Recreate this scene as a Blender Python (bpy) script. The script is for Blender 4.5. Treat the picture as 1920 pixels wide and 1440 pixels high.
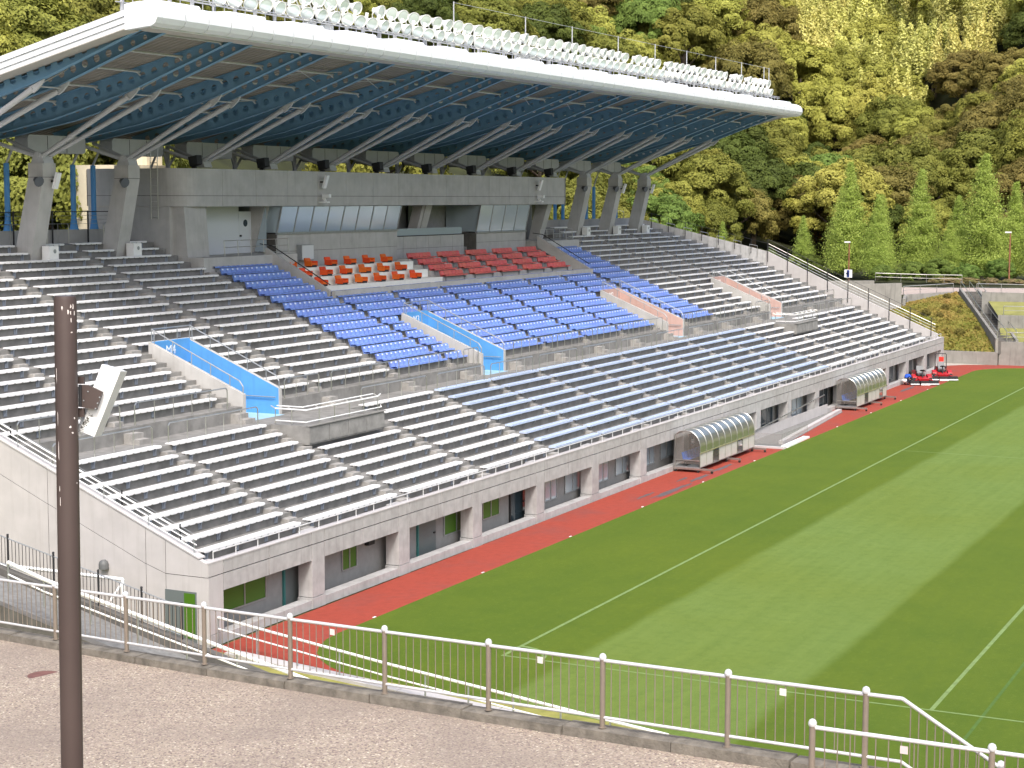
import bpy, math, random
import numpy as np
from mathutils import Vector, Matrix

random.seed(7)
rng = np.random.default_rng(11)
sc = bpy.context.scene
col = sc.collection
for o in list(bpy.data.objects):
    bpy.data.objects.remove(o, do_unlink=True)

# ------------------------------------------------------------------ camera
CAM = (-50.378, -25.064, 14.740)
YAW, PITCH, ROLL, FPX = 0.45673, 0.10450, 0.00166, 3332.05
f_ = Vector((math.cos(YAW) * math.cos(PITCH), math.sin(YAW) * math.cos(PITCH), -math.sin(PITCH)))
r_ = f_.cross(Vector((0, 0, 1))).normalized()
u_ = r_.cross(f_)
rr = math.cos(ROLL) * r_ + math.sin(ROLL) * u_
uu = -math.sin(ROLL) * r_ + math.cos(ROLL) * u_
cd = bpy.data.cameras.new('camera')
cd.sensor_width = 36.0
cd.lens = FPX / 1920.0 * 36.0
cd.clip_start = 0.5
cd.clip_end = 4000
cam = bpy.data.objects.new('camera', cd)
cam.matrix_world = Matrix(((rr.x, uu.x, -f_.x, CAM[0]), (rr.y, uu.y, -f_.y, CAM[1]),
                           (rr.z, uu.z, -f_.z, CAM[2]), (0, 0, 0, 1)))
col.objects.link(cam)
sc.camera = cam

# ------------------------------------------------------------------ light
SUN_EL, SUN_AZ = math.radians(52), math.radians(212)   # azimuth: direction TOWARDS the sun, from +X counter-clockwise
sd = Vector((math.cos(SUN_AZ) * math.cos(SUN_EL), math.sin(SUN_AZ) * math.cos(SUN_EL), math.sin(SUN_EL)))
world = bpy.data.worlds.new('World')
sc.world = world
world.use_nodes = True
wn = world.node_tree
for n in list(wn.nodes):
    wn.nodes.remove(n)
sky = wn.nodes.new('ShaderNodeTexSky')
sky.sky_type = 'NISHITA'
sky.sun_disc = False
sky.sun_elevation = SUN_EL
sky.sun_rotation = math.radians(90) - SUN_AZ
sky.air_density = 1.0
sky.dust_density = 5.0
sky.ozone_density = 1.0
bg = wn.nodes.new('ShaderNodeBackground')
bg.inputs['Strength'].default_value = 0.15
wo = wn.nodes.new('ShaderNodeOutputWorld')
wn.links.new(sky.outputs[0], bg.inputs[0])
wn.links.new(bg.outputs[0], wo.inputs[0])
ld = bpy.data.lights.new('sun', 'SUN')
ld.energy = 1.5
ld.angle = math.radians(11)
ld.color = (1.0, 0.985, 0.962)
so = bpy.data.objects.new('sun', ld)
so.rotation_euler = sd.to_track_quat('Z', 'Y').to_euler()
so.location = (-40, -40, 80)
col.objects.link(so)
vs = sc.view_settings
vs.view_transform = 'Standard'
vs.look = 'None'
vs.gamma = 1.0
vs.use_curve_mapping = False
vs.exposure = 0.9

# ------------------------------------------------------------------ helpers
def lin(c):
    c = c / 255.0
    return c / 12.92 if c <= 0.04045 else ((c + 0.055) / 1.055) ** 2.4
def rgb(r, g, b, k=1.0):
    return (lin(r) * k, lin(g) * k, lin(b) * k, 1.0)

MATS = {}
def mat(name, color, rough=0.7, metal=0.0, spec=0.4, var=0.0, vscale=3.0, dark=None, dscale=0.6, damt=0.0,
        bump=0.0, bscale=40.0, streak=0.0, objvar=0.0, transl=0.0, tint=0.0, tcol=None, pos=True):
    """one procedural material: base colour, fine mottling (var), larger stains (damt), vertical streaks, bump"""
    m = bpy.data.materials.new(name)
    m.use_nodes = True
    nt = m.node_tree
    b = nt.nodes['Principled BSDF']
    b.inputs['Roughness'].default_value = rough
    b.inputs['Metallic'].default_value = metal
    b.inputs['Specular IOR Level'].default_value = spec
    L = nt.links.new
    if pos:
        g = nt.nodes.new('ShaderNodeNewGeometry').outputs['Position']
    else:
        g = nt.nodes.new('ShaderNodeTexCoord').outputs['Object']
    def noise(scale, detail=4, vec=g, rg=0.55):
        n = nt.nodes.new('ShaderNodeTexNoise')
        n.inputs['Scale'].default_value = scale
        n.inputs['Detail'].default_value = detail
        n.inputs['Roughness'].default_value = rg
        L(vec, n.inputs['Vector'])
        return n.outputs['Fac']
    def ramp(src, a, bb, lo=0.0, hi=1.0):
        r = nt.nodes.new('ShaderNodeMapRange')
        r.inputs['From Min'].default_value = a
        r.inputs['From Max'].default_value = bb
        r.inputs['To Min'].default_value = lo
        r.inputs['To Max'].default_value = hi
        L(src, r.inputs['Value'])
        return r.outputs['Result']
    def mix(fac, a, bcol):
        x = nt.nodes.new('ShaderNodeMix')
        x.data_type = 'RGBA'
        if isinstance(fac, float):
            x.inputs['Factor'].default_value = fac
        else:
            L(fac, x.inputs['Factor'])
        for k, v in (('A', a), ('B', bcol)):
            s = [i for i in x.inputs if i.name == k and i.type == 'RGBA'][0]
            if isinstance(v, tuple):
                s.default_value = v
            else:
                L(v, s)
        return [o for o in x.outputs if o.type == 'RGBA'][0]
    cur = tuple(color)
    if var > 0:
        lo = tuple(max(0, c * (1 - var)) for c in color[:3]) + (1,)
        hi = tuple(min(1, c * (1 + var)) for c in color[:3]) + (1,)
        cur = mix(ramp(noise(vscale, 6), 0.3, 0.7), lo, hi)
    if damt > 0:
        d = dark if dark else tuple(c * 0.45 for c in color[:3]) + (1,)
        cur = mix(ramp(noise(dscale, 5, rg=0.65), 0.5, 0.75, 0.0, damt), cur, d)
    if streak > 0:
        mp = nt.nodes.new('ShaderNodeMapping')
        mp.inputs['Scale'].default_value = (3.0, 3.0, 0.22)
        L(g, mp.inputs['Vector'])
        d = dark if dark else tuple(c * 0.45 for c in color[:3]) + (1,)
        cur = mix(ramp(noise(1.6, 4, mp.outputs[0], 0.6), 0.52, 0.78, 0.0, streak), cur, d)
    if tint > 0:
        at = nt.nodes.new('ShaderNodeAttribute')
        at.attribute_name = 'tint'
        cur = mix(ramp(at.outputs['Fac'], 0, 1, 0, tint), cur, tcol)
    if objvar > 0:
        oi = nt.nodes.new('ShaderNodeObjectInfo')
        hs = nt.nodes.new('ShaderNodeHueSaturation')
        L(ramp(oi.outputs['Random'], 0, 1, 1 - objvar, 1 + objvar), hs.inputs['Value'])
        mm = nt.nodes.new('ShaderNodeMath')
        mm.operation = 'MULTIPLY'
        mm.inputs[1].default_value = 7.31
        L(oi.outputs['Random'], mm.inputs[0])
        fr = nt.nodes.new('ShaderNodeMath')
        fr.operation = 'FRACT'
        L(mm.outputs[0], fr.inputs[0])
        L(ramp(fr.outputs[0], 0, 1, 0.5 - objvar * 0.09, 0.5 + objvar * 0.09), hs.inputs['Hue'])
        if isinstance(cur, tuple):
            hs.inputs['Color'].default_value = cur
        else:
            L(cur, hs.inputs['Color'])
        cur = hs.outputs[0]
    if isinstance(cur, tuple):
        b.inputs['Base Color'].default_value = cur
    else:
        L(cur, b.inputs['Base Color'])
    if bump > 0:
        bp = nt.nodes.new('ShaderNodeBump')
        bp.inputs['Strength'].default_value = bump
        bp.inputs['Distance'].default_value = 0.02
        L(noise(bscale, 5), bp.inputs['Height'])
        L(bp.outputs[0], b.inputs['Normal'])
    if transl > 0:
        out = nt.nodes['Material Output']
        tr = nt.nodes.new('ShaderNodeBsdfTranslucent')
        if isinstance(cur, tuple):
            tr.inputs['Color'].default_value = cur
        else:
            L(cur, tr.inputs['Color'])
        ms = nt.nodes.new('ShaderNodeMixShader')
        ms.inputs[0].default_value = transl
        L(b.outputs[0], ms.inputs[1])
        L(tr.outputs[0], ms.inputs[2])
        L(ms.outputs[0], out.inputs['Surface'])
    MATS[name] = m
    return m

class MB:
    """collects faces of one mesh (world coordinates)"""
    def __init__(s):
        s.v = []
        s.f = []
    def face(s, *pts):
        n = len(s.v)
        s.v += [tuple(p) for p in pts]
        s.f.append(tuple(range(n, n + len(pts))))
        return s
    def hexa(s, p):
        n = len(s.v)
        s.v += [tuple(q) for q in p]
        for q in ((0, 3, 2, 1), (4, 5, 6, 7), (0, 1, 5, 4), (1, 2, 6, 5), (2, 3, 7, 6), (3, 0, 4, 7)):
            s.f.append(tuple(n + i for i in q))
        return s
    def box(s, x0, x1, y0, y1, z0, z1):
        return s.hexa(((x0, y0, z0), (x1, y0, z0), (x1, y1, z0), (x0, y1, z0),
                       (x0, y0, z1), (x1, y0, z1), (x1, y1, z1), (x0, y1, z1)))
    def prism(s, poly, vec):
        n = len(s.v)
        k = len(poly)
        vec = Vector(vec)
        s.v += [tuple(Vector(p)) for p in poly] + [tuple(Vector(p) + vec) for p in poly]
        s.f.append(tuple(n + i for i in range(k))[::-1])
        s.f.append(tuple(n + k + i for i in range(k)))
        for i in range(k):
            j = (i + 1) % k
            s.f.append((n + i, n + j, n + k + j, n + k + i))
        return s
    def prismx(s, yz, x0, x1):
        return s.prism([(x0, a, b) for a, b in yz], (x1 - x0, 0, 0))
    def prismy(s, xz, y0, y1):
        return s.prism([(a, y0, b) for a, b in xz], (0, y1 - y0, 0))
    def prismz(s, xy, z0, z1):
        return s.prism([(a, b, z0) for a, b in xy], (0, 0, z1 - z0))
    def tube(s, a, b, r0, r1=None, n=8, cap=True):
        a, b = Vector(a), Vector(b)
        r1 = r0 if r1 is None else r1
        d = (b - a).normalized()
        ref = Vector((0, 0, 1)) if abs(d.z) < 0.9 else Vector((1, 0, 0))
        p = d.cross(ref).normalized()
        q = d.cross(p)
        k = len(s.v)
        for c, r in ((a, r0), (b, r1)):
            for i in range(n):
                t = 2 * math.pi * i / n
                s.v.append(tuple(c + p * math.cos(t) * r + q * math.sin(t) * r))
        for i in range(n):
            j = (i + 1) % n
            s.f.append((k + i, k + j, k + n + j, k + n + i))
        if cap:
            s.f.append(tuple(k + i for i in range(n))[::-1])
            s.f.append(tuple(k + n + i for i in range(n)))
        return s
    def path(s, pts, r, n=6):
        for a, b in zip(pts[:-1], pts[1:]):
            s.tube(a, b, r, n=n)
        return s
    def lathe(s, prof, n, o=(0, 0, 0), axis=(0, 0, 1)):
        """profile [(radius, height along axis)]"""
        o = Vector(o)
        d = Vector(axis).normalized()
        ref = Vector((0, 0, 1)) if abs(d.z) < 0.9 else Vector((1, 0, 0))
        p = d.cross(ref).normalized()
        q = d.cross(p)
        k = len(s.v)
        for r, h in prof:
            for i in range(n):
                t = 2 * math.pi * i / n
                s.v.append(tuple(o + d * h + p * math.cos(t) * r + q * math.sin(t) * r))
        for a in range(len(prof) - 1):
            for i in range(n):
                j = (i + 1) % n
                s.f.append((k + a * n + i, k + a * n + j, k + (a + 1) * n + j, k + (a + 1) * n + i))
        s.f.append(tuple(k + i for i in range(n))[::-1])
        m = k + (len(prof) - 1) * n
        s.f.append(tuple(m + i for i in range(n)))
        return s
    def mesh(s, name, m, off=(0, 0, 0), smooth=False):
        me = bpy.data.meshes.new(name)
        ox, oy, oz = off
        me.from_pydata([(x - ox, y - oy, z - oz) for x, y, z in s.v], [], s.f)
        if m is not None:
            me.materials.append(m)
        if smooth:
            me.polygons.foreach_set('use_smooth', [True] * len(me.polygons))
            me.set_sharp_from_angle(angle=math.radians(40))
        me.update()
        return me

WL = {}
def props(o, label=None, cat=None, group=None, kind=None):
    if label: o['label'] = label
    if cat: o['category'] = cat
    if group: o['group'] = group
    if kind: o['kind'] = kind
    return o
def link(o, loc, parent=None):
    """loc in world coordinates; parents carry no rotation"""
    loc = Vector(loc)
    WL[o.name] = loc
    if parent is not None:
        o.parent = parent
        o.location = loc - WL[parent.name]
    else:
        o.location = loc
    return o
def add(name, mb, m, parent=None, label=None, cat=None, group=None, kind=None, smooth=False, loc=None):
    a = np.array(mb.v)
    if loc is None:
        loc = ((a[:, 0].min() + a[:, 0].max()) / 2, (a[:, 1].min() + a[:, 1].max()) / 2, a[:, 2].min())
    o = bpy.data.objects.new(name, mb.mesh(name, m, loc, smooth))
    col.objects.link(o)
    link(o, loc, parent)
    return props(o, label, cat, group, kind)
def inst(name, me, loc, parent=None, rot=None, scale=None, label=None, cat=None, group=None, kind=None):
    o = bpy.data.objects.new(name, me)
    col.objects.link(o)
    link(o, loc, parent)
    if rot: o.rotation_euler = rot
    if scale: o.scale = scale
    return props(o, label, cat, group, kind)
def thing(name, loc, label, cat, group=None):
    o = bpy.data.objects.new(name, None)
    o.empty_display_size = 0.3
    col.objects.link(o)
    link(o, loc)
    return props(o, label, cat, group)
ONES = ['zero', 'first', 'second', 'third', 'fourth', 'fifth', 'sixth', 'seventh', 'eighth', 'ninth', 'tenth', 'eleventh',
        'twelfth', 'thirteenth', 'fourteenth', 'fifteenth', 'sixteenth', 'seventeenth', 'eighteenth', 'nineteenth']
def ordw(n):
    if n < 20: return ONES[n]
    t = {2: 'twent', 3: 'thirt', 4: 'fort', 5: 'fift', 6: 'sixt', 7: 'sevent', 8: 'eight', 9: 'ninet'}[n // 10]
    return t + 'ieth' if n % 10 == 0 else t + 'y-' + ONES[n % 10]
def project(P):
    d = Vector(P) - Vector(CAM)
    z = d.dot(f_)
    return (960 + FPX * d.dot(rr) / z, 720 - FPX * d.dot(uu) / z, z)

# ------------------------------------------------------------------ materials
CONC = mat('concrete', rgb(170, 169, 168), 0.85, var=0.12, vscale=2.5, damt=0.25, dscale=0.5, streak=0.35, bump=0.15, bscale=30,
           dark=rgb(92, 88, 80))
CONC_W = mat('concrete_warm', rgb(180, 177, 176), 0.85, var=0.07, vscale=1.2, damt=0.12, dscale=0.4, streak=0.22, bump=0.1, bscale=30,
             dark=rgb(134, 126, 120))
CONC_T = mat('concrete_terrace', rgb(128, 127, 124), 0.9, var=0.2, vscale=2.2, damt=0.55, dscale=0.7, bump=0.2, bscale=25, dark=rgb(80, 79, 75))
CONC_S = mat('concrete_step', rgb(150, 148, 144), 0.9, var=0.2, vscale=2.6, damt=0.5, dscale=1.2, bump=0.2, bscale=25, dark=rgb(96, 94, 90))
CONC_B = mat('concrete_booth', rgb(178, 177, 174), 0.8, var=0.08, vscale=1.4, damt=0.25, dscale=0.5, streak=0.2, dark=rgb(108, 104, 96))
CONC_D = mat('concrete_dark', rgb(96, 94, 90), 0.9, var=0.2, vscale=2.0, damt=0.4, streak=0.4, dark=rgb(60, 58, 54))
CONC_C = mat('concrete_cream', rgb(206, 196, 170), 0.85, var=0.06, streak=0.3, dark=rgb(150, 138, 112))
JOINT = mat('joint', rgb(46, 44, 42), 0.95)
RAILW = mat('rail_white', rgb(206, 206, 206), 0.38, spec=0.5, metal=0.15, var=0.05, vscale=5, damt=0.2, dscale=4, dark=rgb(150, 146, 140))
WHITE = mat('white_bench', rgb(226, 226, 226), 0.45, spec=0.5, objvar=0.06, var=0.06, vscale=1.5, damt=0.12, dscale=1.5, dark=rgb(150, 148, 142))
PAINT = mat('white_paint', rgb(232, 233, 232), 0.4, spec=0.5, var=0.03, damt=0.1, dscale=2.0, dark=rgb(176, 172, 164))
FASCIA = mat('fascia_white', rgb(222, 226, 230), 0.5, spec=0.45, var=0.03, damt=0.08, dscale=0.6, dark=rgb(170, 172, 172))
BRACKET = mat('bracket_steel', rgb(150, 158, 170), 0.5, metal=0.4, var=0.1)
GALV = mat('galvanised', rgb(160, 164, 166), 0.42, metal=0.6, var=0.12, vscale=6)
STEEL_B = mat('stainless', rgb(186, 186, 180), 0.3, metal=0.85, var=0.08)
STRUT = mat('strut_grey', rgb(178, 180, 182), 0.55, var=0.05)
BEAM = mat('beam_blue', rgb(108, 148, 178), 0.5, spec=0.4, var=0.08, vscale=1.0, damt=0.15, dark=rgb(44, 86, 118))
DECK = mat('roof_deck', rgb(138, 134, 128), 0.7, var=0.12, vscale=0.8, damt=0.35, dscale=0.4, dark=rgb(92, 80, 64))
ROOFTOP = mat('roof_top', rgb(200, 204, 208), 0.6, var=0.08)
SOFFIT = mat('soffit', rgb(176, 172, 166), 0.7, var=0.06)
BLUE_S = mat('blue_seat', rgb(112, 138, 204), 0.42, spec=0.5, var=0.04, vscale=2, objvar=0.06)
GLINT = mat('seat_glint', rgb(206, 216, 236), 0.4)  # pale colour painted as the sky highlight on each blue seat back
BLUE_B = mat('blue_bench', rgb(178, 192, 216), 0.4, spec=0.5, var=0.08, vscale=8, objvar=0.05)
RED_S = mat('red_seat', rgb(204, 96, 86), 0.42, spec=0.5, objvar=0.07)
ORANGE = mat('orange_seat', rgb(222, 92, 26), 0.5, objvar=0.12)
DARKM = mat('dark_metal', rgb(52, 52, 54), 0.5, metal=0.3)
BLUEW = mat('vomitory_blue', rgb(88, 152, 208), 0.6, var=0.08, vscale=1.0, damt=0.2, dscale=0.8, streak=0.5, dark=rgb(78, 134, 188))
PINKW = mat('vomitory_pink', rgb(192, 160, 150), 0.7, var=0.06, damt=0.2, dscale=0.8, streak=0.45, dark=rgb(168, 124, 110))
PALEF = mat('pale_blue_floor', rgb(150, 186, 206), 0.7, var=0.08, damt=0.2)
PIPEB = mat('pipe_blue', rgb(84, 148, 206), 0.45, var=0.05)
BROWN = mat('brown_pole', rgb(72, 60, 56), 0.45, spec=0.4, var=0.10, vscale=1.5, damt=0.12, dscale=3.0)
def glass(name, c, rough=0.05):
    m = mat(name, c, rough, spec=0.9)
    return m
GLASS = glass('window_glass', rgb(176, 190, 198), 0.10)
GLASS.node_tree.nodes['Principled BSDF'].inputs['Metallic'].default_value = 0.25
GLASS_D = glass('dark_glass', rgb(52, 66, 74), 0.05)
GLASS_G = mat('green_blind', rgb(66, 106, 20), 0.5, spec=0.5)
DOOR_T = mat('teal_door', rgb(58, 118, 116), 0.5)
DOOR_G = mat('grey_door', rgb(100, 108, 108), 0.5)
DOOR_W = mat('white_door', rgb(206, 210, 212), 0.5)
WALL_G = mat('grey_wall', rgb(142, 142, 140), 0.85, var=0.08, damt=0.2)
ASPH = mat('asphalt', rgb(120, 120, 118), 0.9, var=0.2, vscale=6, damt=0.3, bump=0.2)
MOWRED = mat('mower_red', rgb(170, 28, 34), 0.4, spec=0.5)
RUBBER = mat('rubber', rgb(38, 38, 38), 0.85)
# ------------------------------------------------------------------ ground, pitch, track
def nodes_of(m):
    nt = m.node_tree
    return nt, nt.nodes, nt.links.new
def pitch_material():
    m = bpy.data.materials.new('pitch_grass')
    m.use_nodes = True
    nt, N, L = nodes_of(m)
    b = N['Principled BSDF']
    b.inputs['Roughness'].default_value = 0.85
    b.inputs['Specular IOR Level'].default_value = 0.2
    geo = N.new('ShaderNodeNewGeometry')
    sep = N.new('ShaderNodeSeparateXYZ')
    L(geo.outputs['Position'], sep.inputs[0])
    def noise(s, d=4, mapsc=None):
        n = N.new('ShaderNodeTexNoise')
        n.inputs['Scale'].default_value = s
        n.inputs['Detail'].default_value = d
        n.inputs['Roughness'].default_value = 0.6
        if mapsc:
            mp = N.new('ShaderNodeMapping')
            mp.inputs['Scale'].default_value = mapsc
            L(geo.outputs['Position'], mp.inputs[0])
            L(mp.outputs[0], n.inputs['Vector'])
        else:
            L(geo.outputs['Position'], n.inputs['Vector'])
        return n.outputs['Fac']
    def math_(op, a, bb=None, clamp=False):
        x = N.new('ShaderNodeMath')
        x.operation = op
        x.use_clamp = clamp
        for i, v in enumerate((a, bb)):
            if v is None: continue
            if isinstance(v, (int, float)): x.inputs[i].default_value = v
            else: L(v, x.inputs[i])
        return x.outputs[0]
    def mixc(fac, a, bb):
        x = N.new('ShaderNodeMix')
        x.data_type = 'RGBA'
        if isinstance(fac, float): x.inputs[0].default_value = fac
        else: L(fac, x.inputs[0])
        for idx, v in ((6, a), (7, bb)):
            if isinstance(v, tuple): x.inputs[idx].default_value = v
            else: L(v, x.inputs[idx])
        return x.outputs[2]
    # mown bands run along the touchline: 8 m light, 8 m dark, with slightly wandering edges
    wob = math_('MULTIPLY', math_('SUBTRACT', noise(0.25, 3), 0.5), 0.4)
    y = math_('ADD', sep.outputs['Y'], wob)
    ph = math_('DIVIDE', math_('SUBTRACT', -2.0, y), 15.8)
    fr = math_('FRACT', ph)
    up = math_('MULTIPLY', fr, 40.0, True)
    dn = math_('MULTIPLY', math_('SUBTRACT', 0.5, fr), 40.0, True)
    band = math_('MULTIPLY', math_('MULTIPLY', up, dn), math_('GREATER_THAN', -2.0, y))
    base = mixc(noise(0.5, 5), rgb(72, 95, 22), rgb(92, 109, 28))
    light = mixc(noise(0.6, 5), rgb(100, 122, 56), rgb(116, 136, 70))
    c = mixc(math_('MULTIPLY', band, 0.85), base, light)
    # slow drifts in sward colour, small worn and yellow patches
    c = mixc(math_('MULTIPLY', math_('SUBTRACT', noise(0.09, 3), 0.42, True), 1.3), c, rgb(104, 116, 30))
    c = mixc(math_('MULTIPLY', math_('SUBTRACT', noise(2.2, 6), 0.48, True), 1.1), c, rgb(66, 90, 26))
    c = mixc(math_('MULTIPLY', math_('SUBTRACT', noise(5.0, 5), 0.56, True), 1.4), c, rgb(128, 140, 66))
    # narrow mower passes and fine blades
    st = noise(1.0, 3, (0.05, 2.4, 1.0))
    c = mixc(math_('MULTIPLY', math_('SUBTRACT', st, 0.35, True), 0.6), c, rgb(70, 94, 30))
    fine = noise(28.0, 6)
    c = mixc(math_('MULTIPLY', math_('SUBTRACT', fine, 0.45, True), 0.9), c, rgb(54, 72, 22))
    L(c, b.inputs['Base Color'])
    bp = N.new('ShaderNodeBump')
    bp.inputs['Strength'].default_value = 0.5
    bp.inputs['Distance'].default_value = 0.05
    L(noise(60.0, 4), bp.inputs['Height'])
    L(bp.outputs[0], b.inputs['Normal'])
    return m
PITCH = pitch_material()
TRACK = mat('track_red', rgb(146, 64, 50), 0.8, spec=0.25, var=0.10, vscale=3, damt=0.7, dscale=0.28, dark=rgb(118, 72, 68), bump=0.3, bscale=60)
GRASS_Y = mat('grass_verge', rgb(140, 136, 72), 0.9, var=0.3, vscale=1.2, damt=0.5, dscale=0.5, dark=rgb(104, 122, 44), bump=0.6, bscale=20)
MOUND = mat('mound_grass', rgb(112, 112, 54), 0.9, var=0.35, vscale=0.9, damt=0.6, dscale=0.35, dark=rgb(158, 116, 66), bump=0.8, bscale=10)
EARTH = mat('earth', rgb(100, 104, 64), 0.95, var=0.2)
FOREST = mat('forest_floor', rgb(44, 48, 20), 0.95, var=0.4, vscale=0.3)
LINE = mat('line_paint', rgb(112, 134, 78), 0.8, var=0.2, vscale=4)
LINE_G = mat('line_green', rgb(72, 100, 36), 0.8, var=0.2, vscale=4)

def arc(cx, cy, r, a0, a1, n=8):
    return [(cx + r * math.cos(math.radians(a0 + (a1 - a0) * i / n)), cy + r * math.sin(math.radians(a0 + (a1 - a0) * i / n))) for i in range(n + 1)]
def sheet(name, pts, z, m, **k):
    mb = MB()
    mb.face(*[(x, y, z) for x, y in pts])
    return add(name, mb, m, loc=(0, 0, z), **k)
ground = sheet('ground', [(-1500, -1500), (2500, -1500), (2500, 2500), (-1500, 2500)], -0.10, EARTH, kind='structure')
track = sheet('running_track', [(-18.2, -78), (-5.35, -1.0), (-4.7, 3.0), (-3.9, 8.9), (112.5, 9.6), (116, 4.0), (116, -78)], -0.004, TRACK, kind='structure')
ppts = arc(0.2, 1.7, 4.65, 180, 90) + arc(103.0, 1.2, 5.15, 90, 0) + [(108.2, -75), (-17.6, -75), (-5.3, -1.0)]
pitch = sheet('pitch', ppts, 0.004, PITCH, kind='structure')
def strip(a, b, w, z=0.009, m=LINE, name='line_marking'):
    a, b = Vector(a), Vector(b)
    d = (b - a).normalized()
    n = Vector((-d.y, d.x)) * w / 2
    mb = MB()
    mb.face((*(a - n), z), (*(b - n), z), (*(b + n), z), (*(a + n), z))
    return add(name, mb, m, parent=pitch)
strip((-0.06, 0), (105, 0), 0.13)
strip((0, 0), (0, -68), 0.11, z=0.0105)
strip((52.5, 0), (52.5, -68), 0.09, z=0.0105)
strip((105, 0), (105, -68), 0.11, z=0.0105)
strip((0, -13.84), (16.5, -13.84), 0.13)
strip((16.5, -13.84), (16.5, -54.16), 0.13)
strip((0, -54.16), (16.5, -54.16), 0.13)
strip((-2.6, -15.3), (26, -15.3), 0.10, z=0.008, m=LINE_G)
mb = MB()
for i in range(8):
    a0, a1 = math.radians(-90 + 90 * i / 8), math.radians(-90 + 90 * (i + 1) / 8)
    mb.face(*[(r * math.cos(t), r * math.sin(t), 0.0117) for r, t in ((1.25, a0), (1.42, a0), (1.42, a1), (1.25, a1))])
add('line_marking', mb, LINE, parent=pitch)
# white edge blocks between track and grass
for i in range(11):
    add('edge_marker', MB().box(2.6 + i * 8.4, 2.78 + i * 8.4, 6.38, 6.44, 0.0, 0.02), PAINT, parent=track)
# dark wet stains on the track surface near the first shelter (real deposits: shallow patches)
STAIN = mat('track_stain', rgb(92, 82, 84), 0.7, var=0.25, vscale=5)
def blob(cx, cy, rx, ry, z, m, name, seed, parent):
    r = random.Random(seed)
    pts = []
    for i in range(26):
        t = 2 * math.pi * i / 26
        k = 0.6 + 0.5 * r.random()
        pts.append((cx + rx * k * math.cos(t), cy + ry * k * math.sin(t), z))
    mb = MB()
    n = len(pts)
    mb.v = pts + [(cx, cy, z)]
    mb.f = [(i, (i + 1) % n, n) for i in range(n)]
    return add(name, mb, m, parent=parent)
for i, (cx, cy, rx, ry) in enumerate([(33.0, 6.85, 3.0, 0.22), (37.6, 7.05, 1.8, 0.2), (41.5, 7.15, 2.2, 0.17), (31.0, 7.5, 1.2, 0.12), (36.6, 7.7, 0.9, 0.12), (86.5, 7.9, 2.6, 0.22)]):
    blob(cx, cy, rx, ry, 0.001 + 0.0004 * i, STAIN, 'stain', 30 + i, track)
# kerb behind the goal line and verge
kerb = thing('kerb', (-4.8, 0, 0), 'pale concrete kerb at the end of the red track', 'kerb')
for i in range(9):
    y1 = 8.0 - i * 3.6
    x = -3.6 - (8.0 - y1) * 0.19
    x2 = -3.6 - (8.0 - y1 + 3.57) * 0.19
    add('kerb_stone', MB().hexa([(x - 0.5, y1, -0.08), (x2 - 0.5, y1 - 3.57, -0.08), (x2, y1 - 3.57, -0.08), (x, y1, -0.08),
                                (x - 0.5, y1, 0.12), (x2 - 0.5, y1 - 3.57, 0.12), (x2, y1 - 3.57, 0.12), (x, y1, 0.12)]), CONC_W, parent=kerb)
mb = MB()
mb.face((-25, -30, 0.02), (-8.9, -30, 0.02), (-5.0, -4, 0.02), (-3.7, 9.1, 0.02), (-3.7, 40, 0.02), (-25, 40, 0.02))
add('verge', mb, GRASS_Y, kind='structure')

# ------------------------------------------------------------------ ramp, rails and fence beside the end wall
def rail_set(name, pts, label, cat='handrail', levels=(0.0, -0.38), post_h=0.85, step=1.9, r=(0.045, 0.028), m=PAINT, pm=GALV, group=None):
    """handrail: top and lower rails follow pts, posts stand below"""
    t = thing(name, pts[0] - Vector((0, 0, post_h)), label, cat, group)
    for lv, rad in zip(levels, r):
        mb = MB()
        mb.path([p + Vector((0, 0, lv)) for p in pts], rad, 8)
        add('rail', mb, m, parent=t, smooth=True)
    for a, b in zip(pts[:-1], pts[1:]):
        n = max(1, round((b - a).length / step))
        for i in range(n + (1 if b is pts[-1] else 0)):
            p = a.lerp(b, i / n)
            add('post', MB().tube(p - Vector((0, 0, post_h)), p, 0.03, n=6), pm, parent=t, smooth=True)
    return t
V = Vector
rail_set('handrail', [V((-3.15, 8.9, 0.98)), V((-5.68, 1.12, 0.98)), V((-8.1, -7.2, 0.98)), V((-8.5, -9.0, 0.95))], 'white double handrail along the kerb behind the goal line')
rail_set('handrail', [V((-8.9, 12.6, 3.55)), V((-8.9, 11.2, 3.15)), V((-8.9, 0.6, 0.95))], 'thick white handrail sloping down beside the asphalt ramp', r=(0.06, 0.03))
mb = MB().hexa([(-8.7, 16, -0.1), (-6.7, 16, -0.1), (-6.6, 6.3, -0.1), (-8.6, 6.3, -0.1), (-8.7, 16, 2.75), (-6.7, 16, 2.75), (-6.6, 6.3, 0.35), (-8.6, 6.3, 0.35)])
add('ramp', mb, ASPH, kind='structure')
for x, nm in ((-9.1, 'outer'), (-6.65, 'inner')):
    add('ramp_edge', MB().hexa([(x, 16, -0.1), (x + 0.28, 16, -0.1), (x + 0.28, 4.2, -0.1), (x, 4.2, -0.1),
                               (x, 16, 2.95), (x + 0.28, 16, 2.95), (x + 0.28, 4.2, 0.3), (x, 4.2, 0.3)]), CONC_D,
        label='low concrete edge wall on the %s side of the asphalt ramp' % ('near' if nm == 'outer' else 'far'), cat='wall')
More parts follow.
